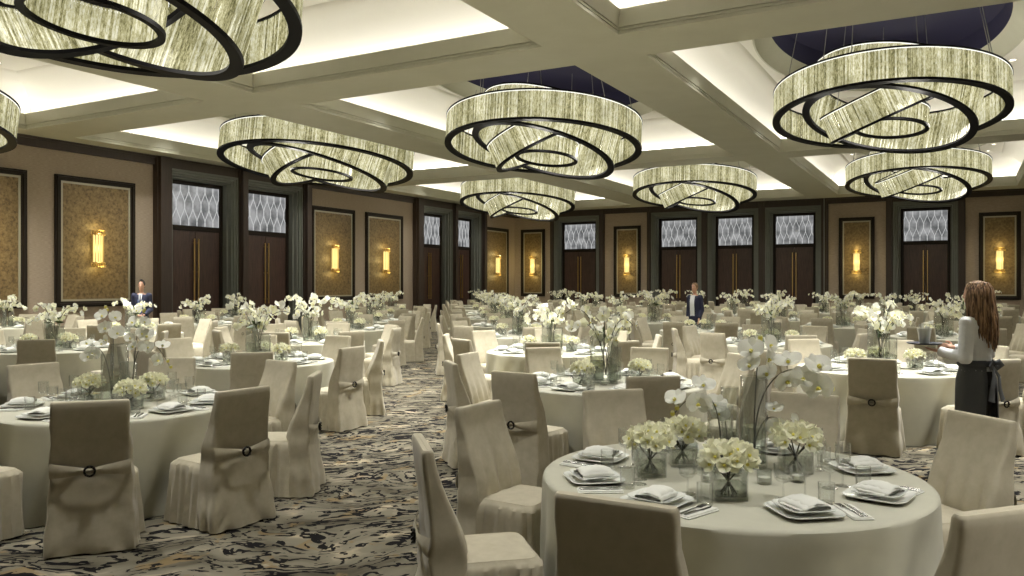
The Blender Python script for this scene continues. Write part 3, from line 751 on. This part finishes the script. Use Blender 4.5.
def far_spray(seed):
    rr = random.Random(seed); m = MB().mat('stem')
    for k in range(8):
        a = k*.785+rr.uniform(-.3,.3); ex = rr.uniform(.20,.48); hz = rr.uniform(.42,.70)
        pts = bez((rr.uniform(-.04,.04), rr.uniform(-.04,.04), .05), (.03*cos(a), .03*sin(a), .45), (.2*cos(a), .2*sin(a), hz+.12), (ex*cos(a), ex*sin(a), hz-.05), 12)
        m.mat('stem'); m.tube(pts, .004, 4)
        for i in range(4, 13):
            p = pts[i]
            for q in range(1):
                d = Vector((rr.uniform(-1,1), rr.uniform(-1,1), rr.uniform(-.2,.7)))
                blossom(m, faceT(p+d*.03, d, rr.uniform(0,6), rr.uniform(.8,1.15)), .052, 'cream' if (i+k) % 2 else 'petal', i % 2 == 0, False)
    for k in range(6):
        d = Vector((rr.uniform(-1,1), rr.uniform(-1,1), 1)); m.mat('leaf'); petal(m, faceT((0,0,.42), (rr.uniform(-1,1), rr.uniform(-1,1), .6), k), .14, .025, .3, 3, 2)
    return m.mesh('orchid_spray')
SPRAY = [far_spray(i) for i in (1, 2, 3, 4)]

def orchid_branch(base, loc, pts, nblo, label, seed, group, bstart=.45, r=1.):
    """one orchid stem as a thing: stem, blossoms, buds"""
    rr = random.Random(seed)
    root = top('white_orchid', label, 'orchid', None, loc, 0, group)
    c = bez(*pts, 24); m = new('stem'); m.tube(c, [.0045-.0025*i/24 for i in range(25)], 6)
    ob('stem', m.mesh('stem'), root)
    for k in range(nblo):
        t = bstart + (.93-bstart)*k/max(1, nblo-1); i = int(t*24); p = c[i]
        side = 1 if k % 2 else -1
        tang = (c[min(24, i+1)]-c[i-1]).normalized()
        cam = Vector((SY, -CY, .25)); lat = tang.cross(cam).normalized()
        d = cam*rr.uniform(.5,1.2) + lat*side*rr.uniform(.2,1.) + Vector((rr.uniform(-.3,.3), rr.uniform(-.3,.3), rr.uniform(-.1,.4)))
        q = p + lat*side*.045 + Vector(cam)*.02
        o = ob('blossom', BLOS[k % 3], root); o.matrix_local = faceT(q, d, rr.uniform(-.5,.5), r*rr.uniform(.9,1.15))
    for t in (.965, 1.0):
        o = ob('bud', BUD, root); o.matrix_local = faceT(c[int(24*t)], (0,0,1), 0, 1.1)

# ------------------------------------------------------------------ tables
ORD = ['first','second','third','fourth','fifth','sixth','seventh','eighth','ninth','tenth','eleventh','twelfth']
SIDES = ['rear', 'rear-left', 'left', 'front-left', 'front', 'front-right', 'right', 'rear-right']   # clockwise seen by someone facing the doors
tables = []      # (X, Z, description, chair angles in degrees, detail)
def cam_of(u, v): return (u*CY+v*SY, -u*SY+v*CY)
near = [
 (1.148, 4.27, 'the closest table', [15, 57, 105, 147, 193, 241, 289], 2),
 (-3.3, 6.80, 'the closest table left of the aisle', [-109, -70, -34, 4, 52, 98, 143, 190], 2),
 (.98, 8.30, 'the table just behind the closest one', [-84, -127, -168, 155, 112, 65, 20, -38], 2),
 (-3.35, 10.65, 'the second table left of the aisle', [-75, -31, 18, 62, 105, 150, 195, -120], 1),
 (-7.2, 12.7, 'the table cut by the left edge', [-68, -25, 20, 65, 110, 155, -160, -110], 1),
 (4.47, 9.76, 'the table beyond the waitress', [-118, -72, -28, 15, 60, 105, 150, -162], 1)]
taken = []
for X, Z, d, an, det in near:
    tables.append((X, Z, d, an, det)); taken.append(W(X, Z))
rowmap = {}
for j in range(0, 11):
    for i in range(-6, 9):
        u, v = -1.07+4.8*i-2.2*j, 4.35+3.32*j
        if u < -20.9 or u > 8 or v > 39: continue
        X, Z = cam_of(u, v)
        if Z < 3: continue
        if abs(X) > .632*Z+1.25: continue
        if any((u-a)**2+(v-c)**2 < 6.5 for a, c in taken): continue
        rowmap.setdefault(j, []).append((u, v, X, Z))
for j, lst in rowmap.items():
    lst.sort()
    for k, (u, v, X, Z) in enumerate(lst):
        if -7.5 < u+2.2*j+1.07 < -2 and j >= 3: X += .3
        X += R.uniform(-.12,.12); Z += R.uniform(-.12,.12)
        off = R.uniform(-12, 14)
        desc = 'the %s table of the %s row' % (ORD[k], ORD[j]) 
        tables.append((X, Z, desc, [off+45*q+R.uniform(-5,5) for q in range(8)], 0))
tables.sort(key=lambda t: t[1])
def sidename(ang):                   # ang: 0 = to the right, 90 = farther away
    k = int(round(((ang-90) % 360)/45)) % 8
    return SIDES[k]
def ring_name(used, name):
    used[name] = used.get(name, 0)+1
    return name
chairs = []
PLATES = 0
for ti, (X, Z, desc, angs, det) in enumerate(tables):
    u, v = W(X, Z)
    base = (u, v, 0)
    t = top('banquet_table', 'round banquet table under a pale cloth, ' + desc, 'table', None, base, R.uniform(0, 6.28), 'round banquet tables')
    ob('tablecloth', (CL_HI[ti % 3] if det or Z < 13 else CL_LO[ti % 2]), t)
    order = sorted(angs, key=lambda q: (q-67) % 360); nm8 = {q: ['rear','rear-left','left','front-left','front','front-right','right','rear-right'][i] for i, q in enumerate(order)}
    for a in angs:
        rd = 1.275
        ar = radians(a); cu, cv = W(X+rd*cos(ar), Z+rd*sin(ar))
        face = atan2(v-cv, u-cu) - pi/2
        if Z > 7: face += radians(R.uniform(-5, 5))
        chairs.append((Z+rd*sin(ar), X+rd*cos(ar), cu, cv, face, nm8[a], desc, det, Z))
    # plates etc.
    far = Z > 20; vfar = Z > 30
    g = 'on ' + desc
    setts = {7:15, 55:57, 103:105, 150:147, 190:193, 229:241, 280:289, 321:None} if ti == 0 else {q: q for q in angs}
    for a, own in setts.items():
        ar = radians(a); fu, fv = W(X+.74*cos(ar), Z+.74*sin(ar)); face = atan2(v-fv, u-fu) - pi/2
        sd = nm8[own] if own is not None else 'chairless'
        if Z > 9.9 and not vfar and far and PLATES > 296: continue
        def at(dx, dy, z): 
            return (fu + dx*cos(face) - dy*sin(face), fv + dx*sin(face) + dy*cos(face), TZ+z)
        who = 'at %s place, %s' % (sd, desc)
        if not far:
            top('dinner_plate', 'square white plate under another, ' + who, 'plate', PL_BIG, at(0,0,.001), face, 'place settings ' + g)
            top('salad_plate', 'smaller square white plate ' + who, 'plate', PL_SM, at(0,0,.023), face, 'place settings ' + g)
            top('napkin', 'arched white folded napkin ' + who, 'napkin', NAP[int(a) % 3], at(0,0,.032), face+R.uniform(-.3,.5), 'place settings ' + g)
            top('wine_glass', 'stemmed wine glass ' + who, 'glass', WINE, at(.12,.20,.0), face, 'glasses ' + g)
            top('water_goblet', 'stemmed water goblet ' + who, 'glass', GOB, at(.03,.235,.0), face, 'glasses ' + g)
            if Z < 14: top('tumbler', 'clear straight tumbler ' + who, 'glass', TUMB, at(.18,.12,.0), face, 'glasses ' + g)
        elif not vfar:
            PLATES += 1
            top('napkin', 'white napkin ' + who, 'napkin', NAP[int(a) % 3], at(0,0,.018), face, 'place settings ' + g)
            top('dinner_plate', 'white plate under a napkin ' + who, 'plate', PL_BIG, at(0,0,.0), face, 'place settings ' + g)
            if Z < 26: top('wine_glass', 'stemmed wine glass ' + who, 'glass', WINE, at(.12,.20,.0), face, 'glasses ' + g)
        if Z < 12:
            top('cutlery_napkin', 'narrow flat napkin under cutlery ' + who, 'napkin', CNAP, at(.215,-.03,.0), face-.15, 'cutlery ' + g)
            top('table_fork', 'steel fork ' + who, 'fork', FK, at(.20,-.03,.0132), face-.05, 'cutlery ' + g)
            top('table_knife', 'steel knife ' + who, 'knife', KN, at(.228,-.03,.0132), face-.12, 'cutlery ' + g)
    # centrepiece
    rot = YAW + (0 if ti == 0 else R.uniform(-.6,.6))
    def cp(dx, dy, z=0): return (u+dx*cos(rot)-dy*sin(rot), v+dx*sin(rot)+dy*cos(rot), TZ+z)
    cg = 'centrepiece ' + g
    cubes = [(-.42,.0,'left'), (-.13,-.5+.04,'front'), (.37,.07,'right')] if ti == 0 else [(-.34,-.06,'left'), (.33,-.10,'right'), (.02,.30,'rear')]
    if ti == 0: cubes.append((-.20,.24,'rear'))
    if vfar: cubes = cubes[:2]
    for q, (dx, dy, wd) in enumerate(cubes):
        vv = top('cube_vase', 'low square glass vase, %s of centrepiece, %s' % (wd, desc), 'vase', None, cp(dx,dy), rot, cg)
        ob('glass_cube', CUBE[0], vv); 
        if not far: ob('vase_water', CUBE[1], vv)
        fl = (LOWF if Z < 9 else LOWF_FAR)
        k = (ti+q) % len(fl)
        ff = top('cream_posy', 'domed cream posy in the %s low vase, %s' % (wd, desc), 'flowers', None, cp(dx,dy,.0), q*1.3+ti, cg, 1.12 if ti == 0 else 1.)
        ob('flower_heads', fl[k][0], ff); ob('flower_stems', fl[k][1], ff)
    vs = [('mid', -.03,.08,'shorter'), ('tall', .18,.18,'tall'), ('slim', .07,.26,'slim')] if ti == 0 else [('tall', -.09,.06,'tall'), ('mid', .10,.02,'shorter'), ('slim', .0,-.10,'slim')]
    if vfar: vs = vs[:2]
    if (X-4.0)**2+(Z-18.2)**2 < 3: vs = vs[1:2]
    for kk, dx, dy, wd in vs:
        vv = top('cylinder_vase', '%s clear cylinder vase on %s' % (wd, desc), 'vase', None, cp(dx,dy), 0, cg)
        ob('vase_wall', VASES[kk][0], vv)
        if not far: ob('vase_water', VASES[kk][1], vv)
    if (ti > 1 or Z > 7) and (X-4.0)**2+(Z-18.2)**2 > 3:
        top('orchid_spray', 'white orchid spray in the vases on ' + desc, 'flowers', SPRAY[ti % 4], cp(0,.04,.02), R.uniform(0,6), cg, R.uniform(.95,1.15))
    if Z < 9:
        for q, (dx, dy) in enumerate(((-.15,-.16), (.12,-.20), (.02,-.02), (.30,-.16))):
            vt = top('votive_holder', 'small glass votive with pale candle on ' + desc, 'candle holder', None, cp(dx,dy,.0005), 0, 'votives ' + g)
            ob('votive_glass', VOT, vt); ob('candle', VCAN, vt)
# hero orchids on the closest table (axes: beside, ahead of the viewer, up)
def CV(x, z, h): a, c_ = W(x, z); return (a, c_, h)
def hero(X, Z, spec, desc):
    u, v = W(X, Z)
    for i, (dx, dz, pts, n, lab, bs, r) in enumerate(spec):
        a, c_ = W(X+dx, Z+dz)
        P = [CV(*p) for p in pts]
        orchid_branch(None, (a, c_, TZ), P, n, lab + desc, 40+i+int(Z*10), 'orchid stems on ' + desc, bs, r)
hero(1.148, 4.27, [
  (.18,.18, [(0,0,.03),(.0,0,.35),(.02,0,.60),(.03,-.02,.70)], 4, 'upright white orchid stem in the tall vase on ', .68, 1.15),
  (.18,.18, [(.01,0,.03),(-.03,0,.5),(.22,0,.68),(.42,-.03,.42)], 6, 'arching orchid stem bending right on ', .48, 1.25),
  (.18,.18, [(-.01,0,.03),(.02,0,.30),(.12,.02,.34),(.20,-.02,.18)], 3, 'short drooping orchid stem on ', .65, .95),
  (-.03,.08, [(0,0,.03),(.02,0,.35),(-.06,0,.56),(-.26,-.02,.30)], 4, 'orchid stem curving left out of the shorter vase on ', .58, 1.0),
  (.07,.26, [(0,0,.03),(-.03,0,.26),(-.03,0,.36),(-.05,-.03,.30)], 2, 'small orchid stem between the vases on ', .75, 1.)],
  'the closest table')
hero(-3.3, 6.8, [
  (-.09,.06, [(0,0,.03),(.0,0,.45),(.05,0,.62),(-.05,0,.80)], 5, 'upright orchid stem in the tall vase on ', .55, .95),
  (.10,.02, [(0,0,.03),(.0,0,.5),(.12,0,.72),(.34,-.03,.30)], 6, 'arching orchid stem bending right on ', .45, .95),
  (-.09,.06, [(0,0,.03),(-.02,0,.45),(-.12,0,.58),(-.24,-.03,.38)], 5, 'orchid stem bending left on ', .5, .95),
  (.10,.02, [(.0,0,.03),(.02,0,.5),(.05,0,.68),(.12,-.03,.78)], 5, 'second upright orchid stem on ', .5, .95)],
  'the closest table left of the aisle')

# chairs: the nearest 300 as objects, the rest as one mass
chairs.sort()
vis = []
for c in chairs:
    Zc, Xc = c[0], c[1]
    if Zc < 1.9 or abs(Xc) > .632*Zc+.5: continue
    vis.append(c)
mass = new('cover'); mass.mats = CH_JOIN[0].mats[:]
for k, (Zc, Xc, cu, cv, face, a, desc, det, tz) in enumerate(vis):
    lab = 'sand covered chair, %s side of %s' % (a, desc)
    grp = 'covered chairs around ' + desc
    if k < 292:
        if Zc < 16:
            S, B_, SA, RG = CH_HI[k % 5]
            o = top('banquet_chair', lab, 'chair', None, (cu, cv, 0), face, grp)
            ob('seat_cover', S, o); bo = ob('back_cover', B_, o); so = ob('sash', SA, bo); ob('pin_ring', RG, bo, label='dark ring pinning the sash')
        else:
            top('banquet_chair', lab, 'chair', CH_FAR[k % 3], (cu, cv, 0), face, grp)
    else:
        T = Matrix.Translation((cu, cv, 0)) @ Matrix.Rotation(face, 4, 'Z')
        src = CH_JOIN[k % 3]; o_ = len(mass.v)
        mass.v += [tuple(T @ Vector(p)) for p in src.v]; mass.f += [tuple(o_+i for i in f) for f in src.f]; mass.m += src.m
if len(vis) > 292:
    o = top('covered_chairs', 'sand-coloured covered chairs massed around the farthest tables along the back wall', 'chair', mass.mesh('covered_chairs'))
    o['kind'] = 'stuff'
# ------------------------------------------------------------------ people
def remesh(o, vx):
    md = o.modifiers.new('remesh', 'REMESH'); md.mode = 'VOXEL'; md.voxel_size = vx; md.use_smooth_shade = True
    sm = o.modifiers.new('smooth', 'SMOOTH'); sm.factor = .5; sm.iterations = 2
def torso(m, g=0., z0=.84, z1=1.5, slim=1.):
    P = [(.80,.15,.10),(.88,.168,.118),(.96,.165,.118),(1.03,.142,.102),(1.10,.130,.095),(1.20,.142,.104),(1.30,.160,.112),(1.37,.172,.108),(1.42,.165,.092),(1.455,.12,.075),(1.48,.075,.062)]
    P = [p for p in P if z0 <= p[0] <= z1]
    m.tube([(0, -.01 if z > 1.3 else 0, z) for z, _, _ in P], [(a*slim+g, b_*slim+g) for _, a, b_ in P], 20)
def arm(m, sh, el, wr, g=0., r=(.056,.046,.042,.036,.026)):
    a, b_, c_ = Vector(sh), Vector(el), Vector(wr)
    m.tube([a+(a-b_)*.02, a.lerp(b_, .4), b_, b_.lerp(c_, .35), c_], [q+g for q in r], 12)
    m.ball(a, r[0]+g+.006, 12); m.ball(b_, r[2]+g+.001, 10)
def hand(m, wr, d, pn, sgn, curl=.3):
    """palm and five fingers; d points along the hand, pn is the palm normal"""
    wr, d, pn = Vector(wr), Vector(d).normalized(), Vector(pn).normalized(); sd = d.cross(pn).normalized()*sgn
    m.tube([wr, wr+d*.035, wr+d*.085], [(.026,.018),(.040,.016),(.038,.013)] if abs(sd.x) > .5 else [(.024,.022),(.026,.026),(.026,.022)], 10)
    for k, (off, ln) in enumerate(((-.028,.070),(-.009,.080),(.010,.074),(.027,.056))):
        p = wr+d*.085+sd*off; q = p+(d*(1-curl*.3)+pn*curl*.4).normalized()*ln*.5; r_ = q+(d*(1-curl)+pn*curl).normalized()*ln*.5
        m.tube([p-d*.01, p, q, r_], [.010,.010,.009,.007], 7)
    p = wr+d*.03-sd*.03; q = p+(d*.6-sd*.7+pn*.3).normalized()*.035; m.tube([p, q, q+(d+pn*.4).normalized()*.03], [.013,.011,.008], 7)
def head(m, tilt=0):
    P = [(1.47,.052,.055,-.012),(1.52,.049,.052,-.008),(1.548,.052,.062,.006),(1.565,.056,.078,.018),(1.60,.066,.090,.016),(1.64,.073,.096,.010),(1.68,.076,.099,.004),(1.715,.072,.094,0),(1.745,.055,.072,-.003),(1.762,.028,.038,-.004)]
    m.tube([(0, y, z) for z, _, _, y in P], [(a, b_) for _, a, b_, _ in P], 20)
    m.tube([(0,.100,1.665),(0,.118,1.628),(0,.104,1.618)], [.009,.014,.010], 8)          # nose
    m.tube([(-.022,.100,1.592),(0,.107,1.592),(.022,.100,1.592)], [.005,.008,.005], 6)     # lips
    for s_ in (-1, 1):
        m.tube([(s_*.075,.0,1.665),(s_*.083,-.008,1.65),(s_*.076,.0,1.615)], [.010,.014,.008], 7)   # ear
        m.ball((s_*.030,.093,1.655), .012, 8)
def legs(m, g=0., st=.0, z0=.06):
    for s_ in (-1, 1):
        m.tube([(s_*.085,0,.90),(s_*.09,0,.80),(s_*.095,.005,.62),(s_*.095,.012,.48),(s_*.095,0,.34),(s_*.095,-.01,z0)], [.088+g,.083+g,.066+g,.052+g,.050+g*1.3,.040+g*1.6], 14)
def feet(m):
    for s_ in (-1, 1): m.loft([[(s_*.095+.042*cos(t)*(1 if z < .05 else .8), .05+.125*sin(t)*(1 if z < .05 else .55)-(0 if z < .05 else .05), z) for t in [2*pi*i/14 for i in range(14)]] for z in (.002,.03,.06,.09)], True, True)
def person(X, Z, fx, fz, h, label, spec):
    u, v = W(X, Z); a, c_ = W(fx, fz); rz = atan2(c_, a)-pi/2; s_ = h/1.765
    root = top('person', label, 'person', None, (u, v, 0), rz, None, s_)
    m = new('skin'); torso(m); head(m)
    for sg, key in ((-1, 'L'), (1, 'R')):
        sh, el, wr, hd, pn, cu = spec[key]; arm(m, sh, el, wr); hand(m, wr, hd, pn, sg, cu)
    legs(m); feet(m)
    b_ = ob('body', m.mesh('body'), root); remesh(b_, .008)
    # shoes and eyes
    m = new('blackcloth'); feet(m); o = ob('shoes', m.mesh('shoes'), root); o.scale = (1.1,1.06,1.05)
    m = new('darkhair')
    for s2 in (-1, 1): m.ball((s2*.030,.104,1.656), .0055, 6); m.tube([(s2*.045,.098,1.676),(s2*.03,.104,1.681),(s2*.016,.103,1.677)], .003, 5)
    ob('eyes_and_brows', m.mesh('eyes_and_brows'), root)
    return root
def scalp(m, z0=1.60, g=.014, front=1.70):
    for i in range(9):
        pass
    P = [(1.60,.070,.070,-.030),(1.64,.079,.082,-.024),(1.68,.085,.090,-.016),(1.715,.082,.094,-.008),(1.748,.066,.080,-.004),(1.772,.038,.046,-.004)]
    m.tube([(0, y, z) for z, _, _, y in P], [(a+g*.3, b_+g*.5) for _, a, b_, _ in P], 20)
# waitress
spec = {'L': ((-.160,-.01,1.395), (-.225,-.03,1.085), (-.21,.20,1.125), (.0,1,.16), (0,0,1), .1),
        'R': ((.175,-.01,1.405), (.235,.03,1.10), (.03,.225,1.15), (-1,.35,.15), (0,1,-.1), .8)}
wt = person(4.27, 7.45, -.50, .87, 1.775, 'waitress with long brown hair, white shirt and charcoal apron, holding a tray', spec)
m = new('whiteshirt'); torso(m, .016, .95, 1.47)
for k in 'LR':
    sh, el, wr = [Vector(q) for q in spec[k][:3]]
    arm(m, sh, el, wr, .012, (.052,.052,.052,.044,.028))
m.tube([(0,-.008,1.45),(0,-.012,1.50)], [(.062,.064),(.060,.062)], 16)
o = ob('white_shirt', m.mesh('white_shirt'), wt); remesh(o, .010)
m = new('whiteshirt'); wr = Vector(spec['L'][2]); dd = (wr-Vector(spec['L'][1])).normalized(); m.tube([wr-dd*.05, wr+dd*.01], [.044,.046], 14); ob('cuff', m.mesh('cuff'), wt)
m = new('blackcloth'); legs(m, .012); m.tube([(0,0,.84),(0,0,.94),(0,0,1.0)], [(.175,.125),(.178,.130),(.160,.118)], 18); o = ob('black_trousers', m.mesh('black_trousers'), wt); remesh(o, .012)
m = new('apron'); rings = []; n = 30
for z in (1.06, 1.02, .97, .88, .78, .66, .55, .46):
    q = smooth(1.0, .85, z); rows = []
    for i in range(n+1):
        t = -pi/2+.30+.25*(1-smooth(.4,1.0,z)) + (2*pi-.6-.5*(1-smooth(.4,1.0,z)))*i/n
        wv = .008*sin(i*1.9)*(1-smooth(.5,1.,z))
        rx, ry = .168+.028*q+.012*(1-z), .124+.026*q+.012*(1-z)
        rows.append(((rx+wv)*cos(t), (ry+wv)*sin(t), z))
    rings.append(rows)
m.loft(rings, False, False, closed=False)
m.loft([[(x*1.03, y*1.03, z) for x, y, z in r] for r in reversed(rings)], False, False, closed=False)
ap = ob('waist_apron', m.mesh('waist_apron'), wt)
m = new('apron'); m.tube([(.182*cos(t), .137*sin(t), 1.03) for t in [2*pi*i/28 for i in range(29)]], [(.008,.028)]*29, 8)
for sg in (-1, 1):
    m.tube([(0,-.140,1.03),(sg*.05,-.185,1.05),(sg*.09,-.175,1.02),(sg*.05,-.165,.99),(0,-.140,1.02)], [(.006,.014),(.008,.030),(.008,.034),(.008,.026),(.006,.012)], 8)
    m.tube([(0,-.145,1.02),(sg*.035,-.185,.92),(sg*.06,-.18,.80),(sg*.09,-.19,.70)], [(.010,.006),(.028,.006),(.036,.006),(.044,.005)], 8)
ob('apron_bow', m.mesh('apron_bow'), ap)
m = new('hair'); scalp(m, g=.02); rr = random.Random(5)
for i in range(190):
    t = pi*.90 + pi*1.2*i/189 + rr.uniform(-.05,.05); lay = rr.random()
    hx, hy = (.088+.020*lay)*cos(t), -.012+(.098+.026*lay)*sin(t)
    ln = rr.uniform(.42,.57)*(1-.25*abs(cos(t))**2); z_ = 1.70
    ph = rr.uniform(0,6.28); pts = [(hx*.25, hy*.25, 1.775), (hx*.75, hy*.78, 1.752), (hx, hy, z_)]
    for k in range(1, 9):
        q = k/8; pts.append((hx*(1+.25*sin(q*3)) + .014*sin(q*9+ph)*q, hy*(1.0+.15*q)-.03*q + .012*cos(q*8+ph)*q, z_-ln*q))
    m.tube(pts, [.006,.010,.012]+[.0125]*5+[.010,.008,.003], 6)
ob('long_brown_hair', m.mesh('long_brown_hair'), wt)
bpy.context.view_layer.update()
MW = wt.matrix_world.copy()
tp = MW @ Vector((-.215,.365,1.188))
m = new('tray'); m.lathe([(.001,0),(.135,0),(.155,.012),(.158,.012),(.138,-.004),(.001,-.006)], 36)
top('serving_tray', 'dark round serving tray balanced on the hand of the waitress', 'tray', m.mesh('serving_tray'), tp)
m = new('china'); m.lathe([(.001,.002),(.040,.002),(.044,.01),(.064,.145),(.061,.145),(.040,.014),(.001,.012)], 20)
m.mat('white_linen')
for k in range(4):
    a = k*1.57+.3; m.box(-.022, .022, -.002, .002, .02, .165+.01*k, Matrix.Translation((.02*cos(a), .02*sin(a), 0)) @ Matrix.Rotation(a, 4, 'Z') @ Matrix.Rotation(.12, 4, 'X'))
top('white_cup', 'tall flared white cup standing on the dark tray', 'cup', m.mesh('white_cup'), (tp.x, tp.y, tp.z+.001))
# man in navy suit
spec = {'L': ((-.19,-.01,1.41), (-.235,-.03,1.12), (-.12,.15,1.0), (1,.3,-.2), (0,1,0), .6), 'R': ((.19,-.01,1.41), (.235,-.03,1.12), (.12,.15,1.0), (-1,.3,-.2), (0,1,0), .6)}
def suit(root, spec, mat, name, openw=.07):
    m = new(mat); torso(m, .030, .80, 1.46)
    for k in 'LR':
        sh, el, wr = [Vector(q) for q in spec[k][:3]]; arm(m, sh, el, wr, .022, (.062,.052,.048,.042,.034))
    m.tube([(0,0,.72),(0,0,.84)], [(.195,.145),(.19,.142)], 18)
    o = ob(name, m.mesh(name), root); remesh(o, .012); return o
mn = person(-8.62, 18.85, .25, -1, 1.86, 'man in a navy suit and blue waistcoat standing by the left wall', spec)
mn.scale.x *= .78
suit(mn, spec, 'navycloth', 'navy_jacket')
def front_panel(mat, name, root, x0, x1, z0, z1, y, taper=0.):
    m = new(mat); rows = []
    for i in range(9):
        t = i/8; z = z0+(z1-z0)*t; w0 = x0*(1-taper*(1-t)); w1 = x1*(1-taper*(1-t))
        rows.append([(w0+(w1-w0)*k/6, y+.018-.06*((w0+(w1-w0)*k/6)/.1)**2*.25 - (.045*smooth(1.33,1.47,z)) - .018*(1-smooth(1.0,1.25,z)), z) for k in range(7)])
    m.loft(rows, False, False, closed=False)
    m.loft([[(p[0], p[1]-.03, p[2]) for p in r] for r in reversed(rows)], False, False, closed=False)
    return ob(name, m.mesh(name), root)
front_panel('bluevest', 'waistcoat', mn, -.075, .075, .98, 1.34, .136, -.0)
front_panel('whiteshirt', 'shirt_front', mn, -.045, .045, 1.30, 1.47, .140, .4)
m = new('navycloth'); m.loft([[(-.012,.166,1.44),(.012,.166,1.44),(.012,.158,1.44),(-.012,.158,1.44)],[(-.02,.178,1.30),(.02,.178,1.30),(.02,.165,1.30),(-.02,.165,1.30)]], True, True); ob('necktie', m.mesh('necktie'), mn)
m = new('blackcloth'); legs(m, .016); o = ob('trousers', m.mesh('trousers'), mn); remesh(o, .014)
m = new('darkhair'); scalp(m); m.ball((0,.045,1.765), .045, 12, None, .6); o = ob('short_hair', m.mesh('short_hair'), mn)
# woman in dark blazer
spec = {'L': ((-.165,-.01,1.40), (-.20,-.04,1.11), (-.19,.10,.92), (0,.3,-1), (1,0,0), .4), 'R': ((.165,-.01,1.40), (.21,-.04,1.11), (.20,.05,.88), (0,.2,-1), (-1,0,0), .4)}
wn = person(4.49, 19.9, -.62, -.8, 1.80, 'woman in an open navy blazer and white blouse standing among far tables', spec)
wn.scale.x *= .82
suit(wn, spec, 'navycloth', 'navy_blazer')
front_panel('whiteshirt', 'white_blouse', wn, -.07, .07, .90, 1.47, .142, .0)
m = new('blackcloth'); legs(m, .014); o = ob('dark_trousers', m.mesh('dark_trousers'), wn); remesh(o, .014)
m = new('hair'); scalp(m, g=.018); m.ball((0,-.10,1.70), .04, 12); ob('tied_hair', m.mesh('tied_hair'), wn)

# ------------------------------------------------------------------ world, camera, exposure
w = bpy.data.worlds.new('room_world'); SC.world = w; w.use_nodes = True
w.node_tree.nodes['Background'].inputs[0].default_value = (.02, .02, .02, 1)
cd = bpy.data.cameras.new('camera'); cd.sensor_width = 36; cd.lens = 810/1024*36; cd.shift_y = (285-288)/1024.0*-1*-1; cd.clip_end = 200
co = bpy.data.objects.new('camera', cd); COL.objects.link(co); co.location = (0, 0, EYE); co.rotation_euler = (pi/2, 0, YAW)
SC.camera = co
SC.view_settings.view_transform = 'Standard'; SC.view_settings.look = 'None'
SC.view_settings.gamma = 1; SC.view_settings.use_curve_mapping = False
SC.view_settings.exposure = 0.27
SC.cycles.max_bounces = 6; SC.cycles.diffuse_bounces = 3; SC.cycles.glossy_bounces = 2; SC.cycles.transmission_bounces = 4; SC.cycles.transparent_max_bounces = 16
SC.cycles.sample_clamp_indirect = 4; SC.cycles.use_denoising = True
SC.cycles.caustics_reflective = False; SC.cycles.caustics_refractive = False
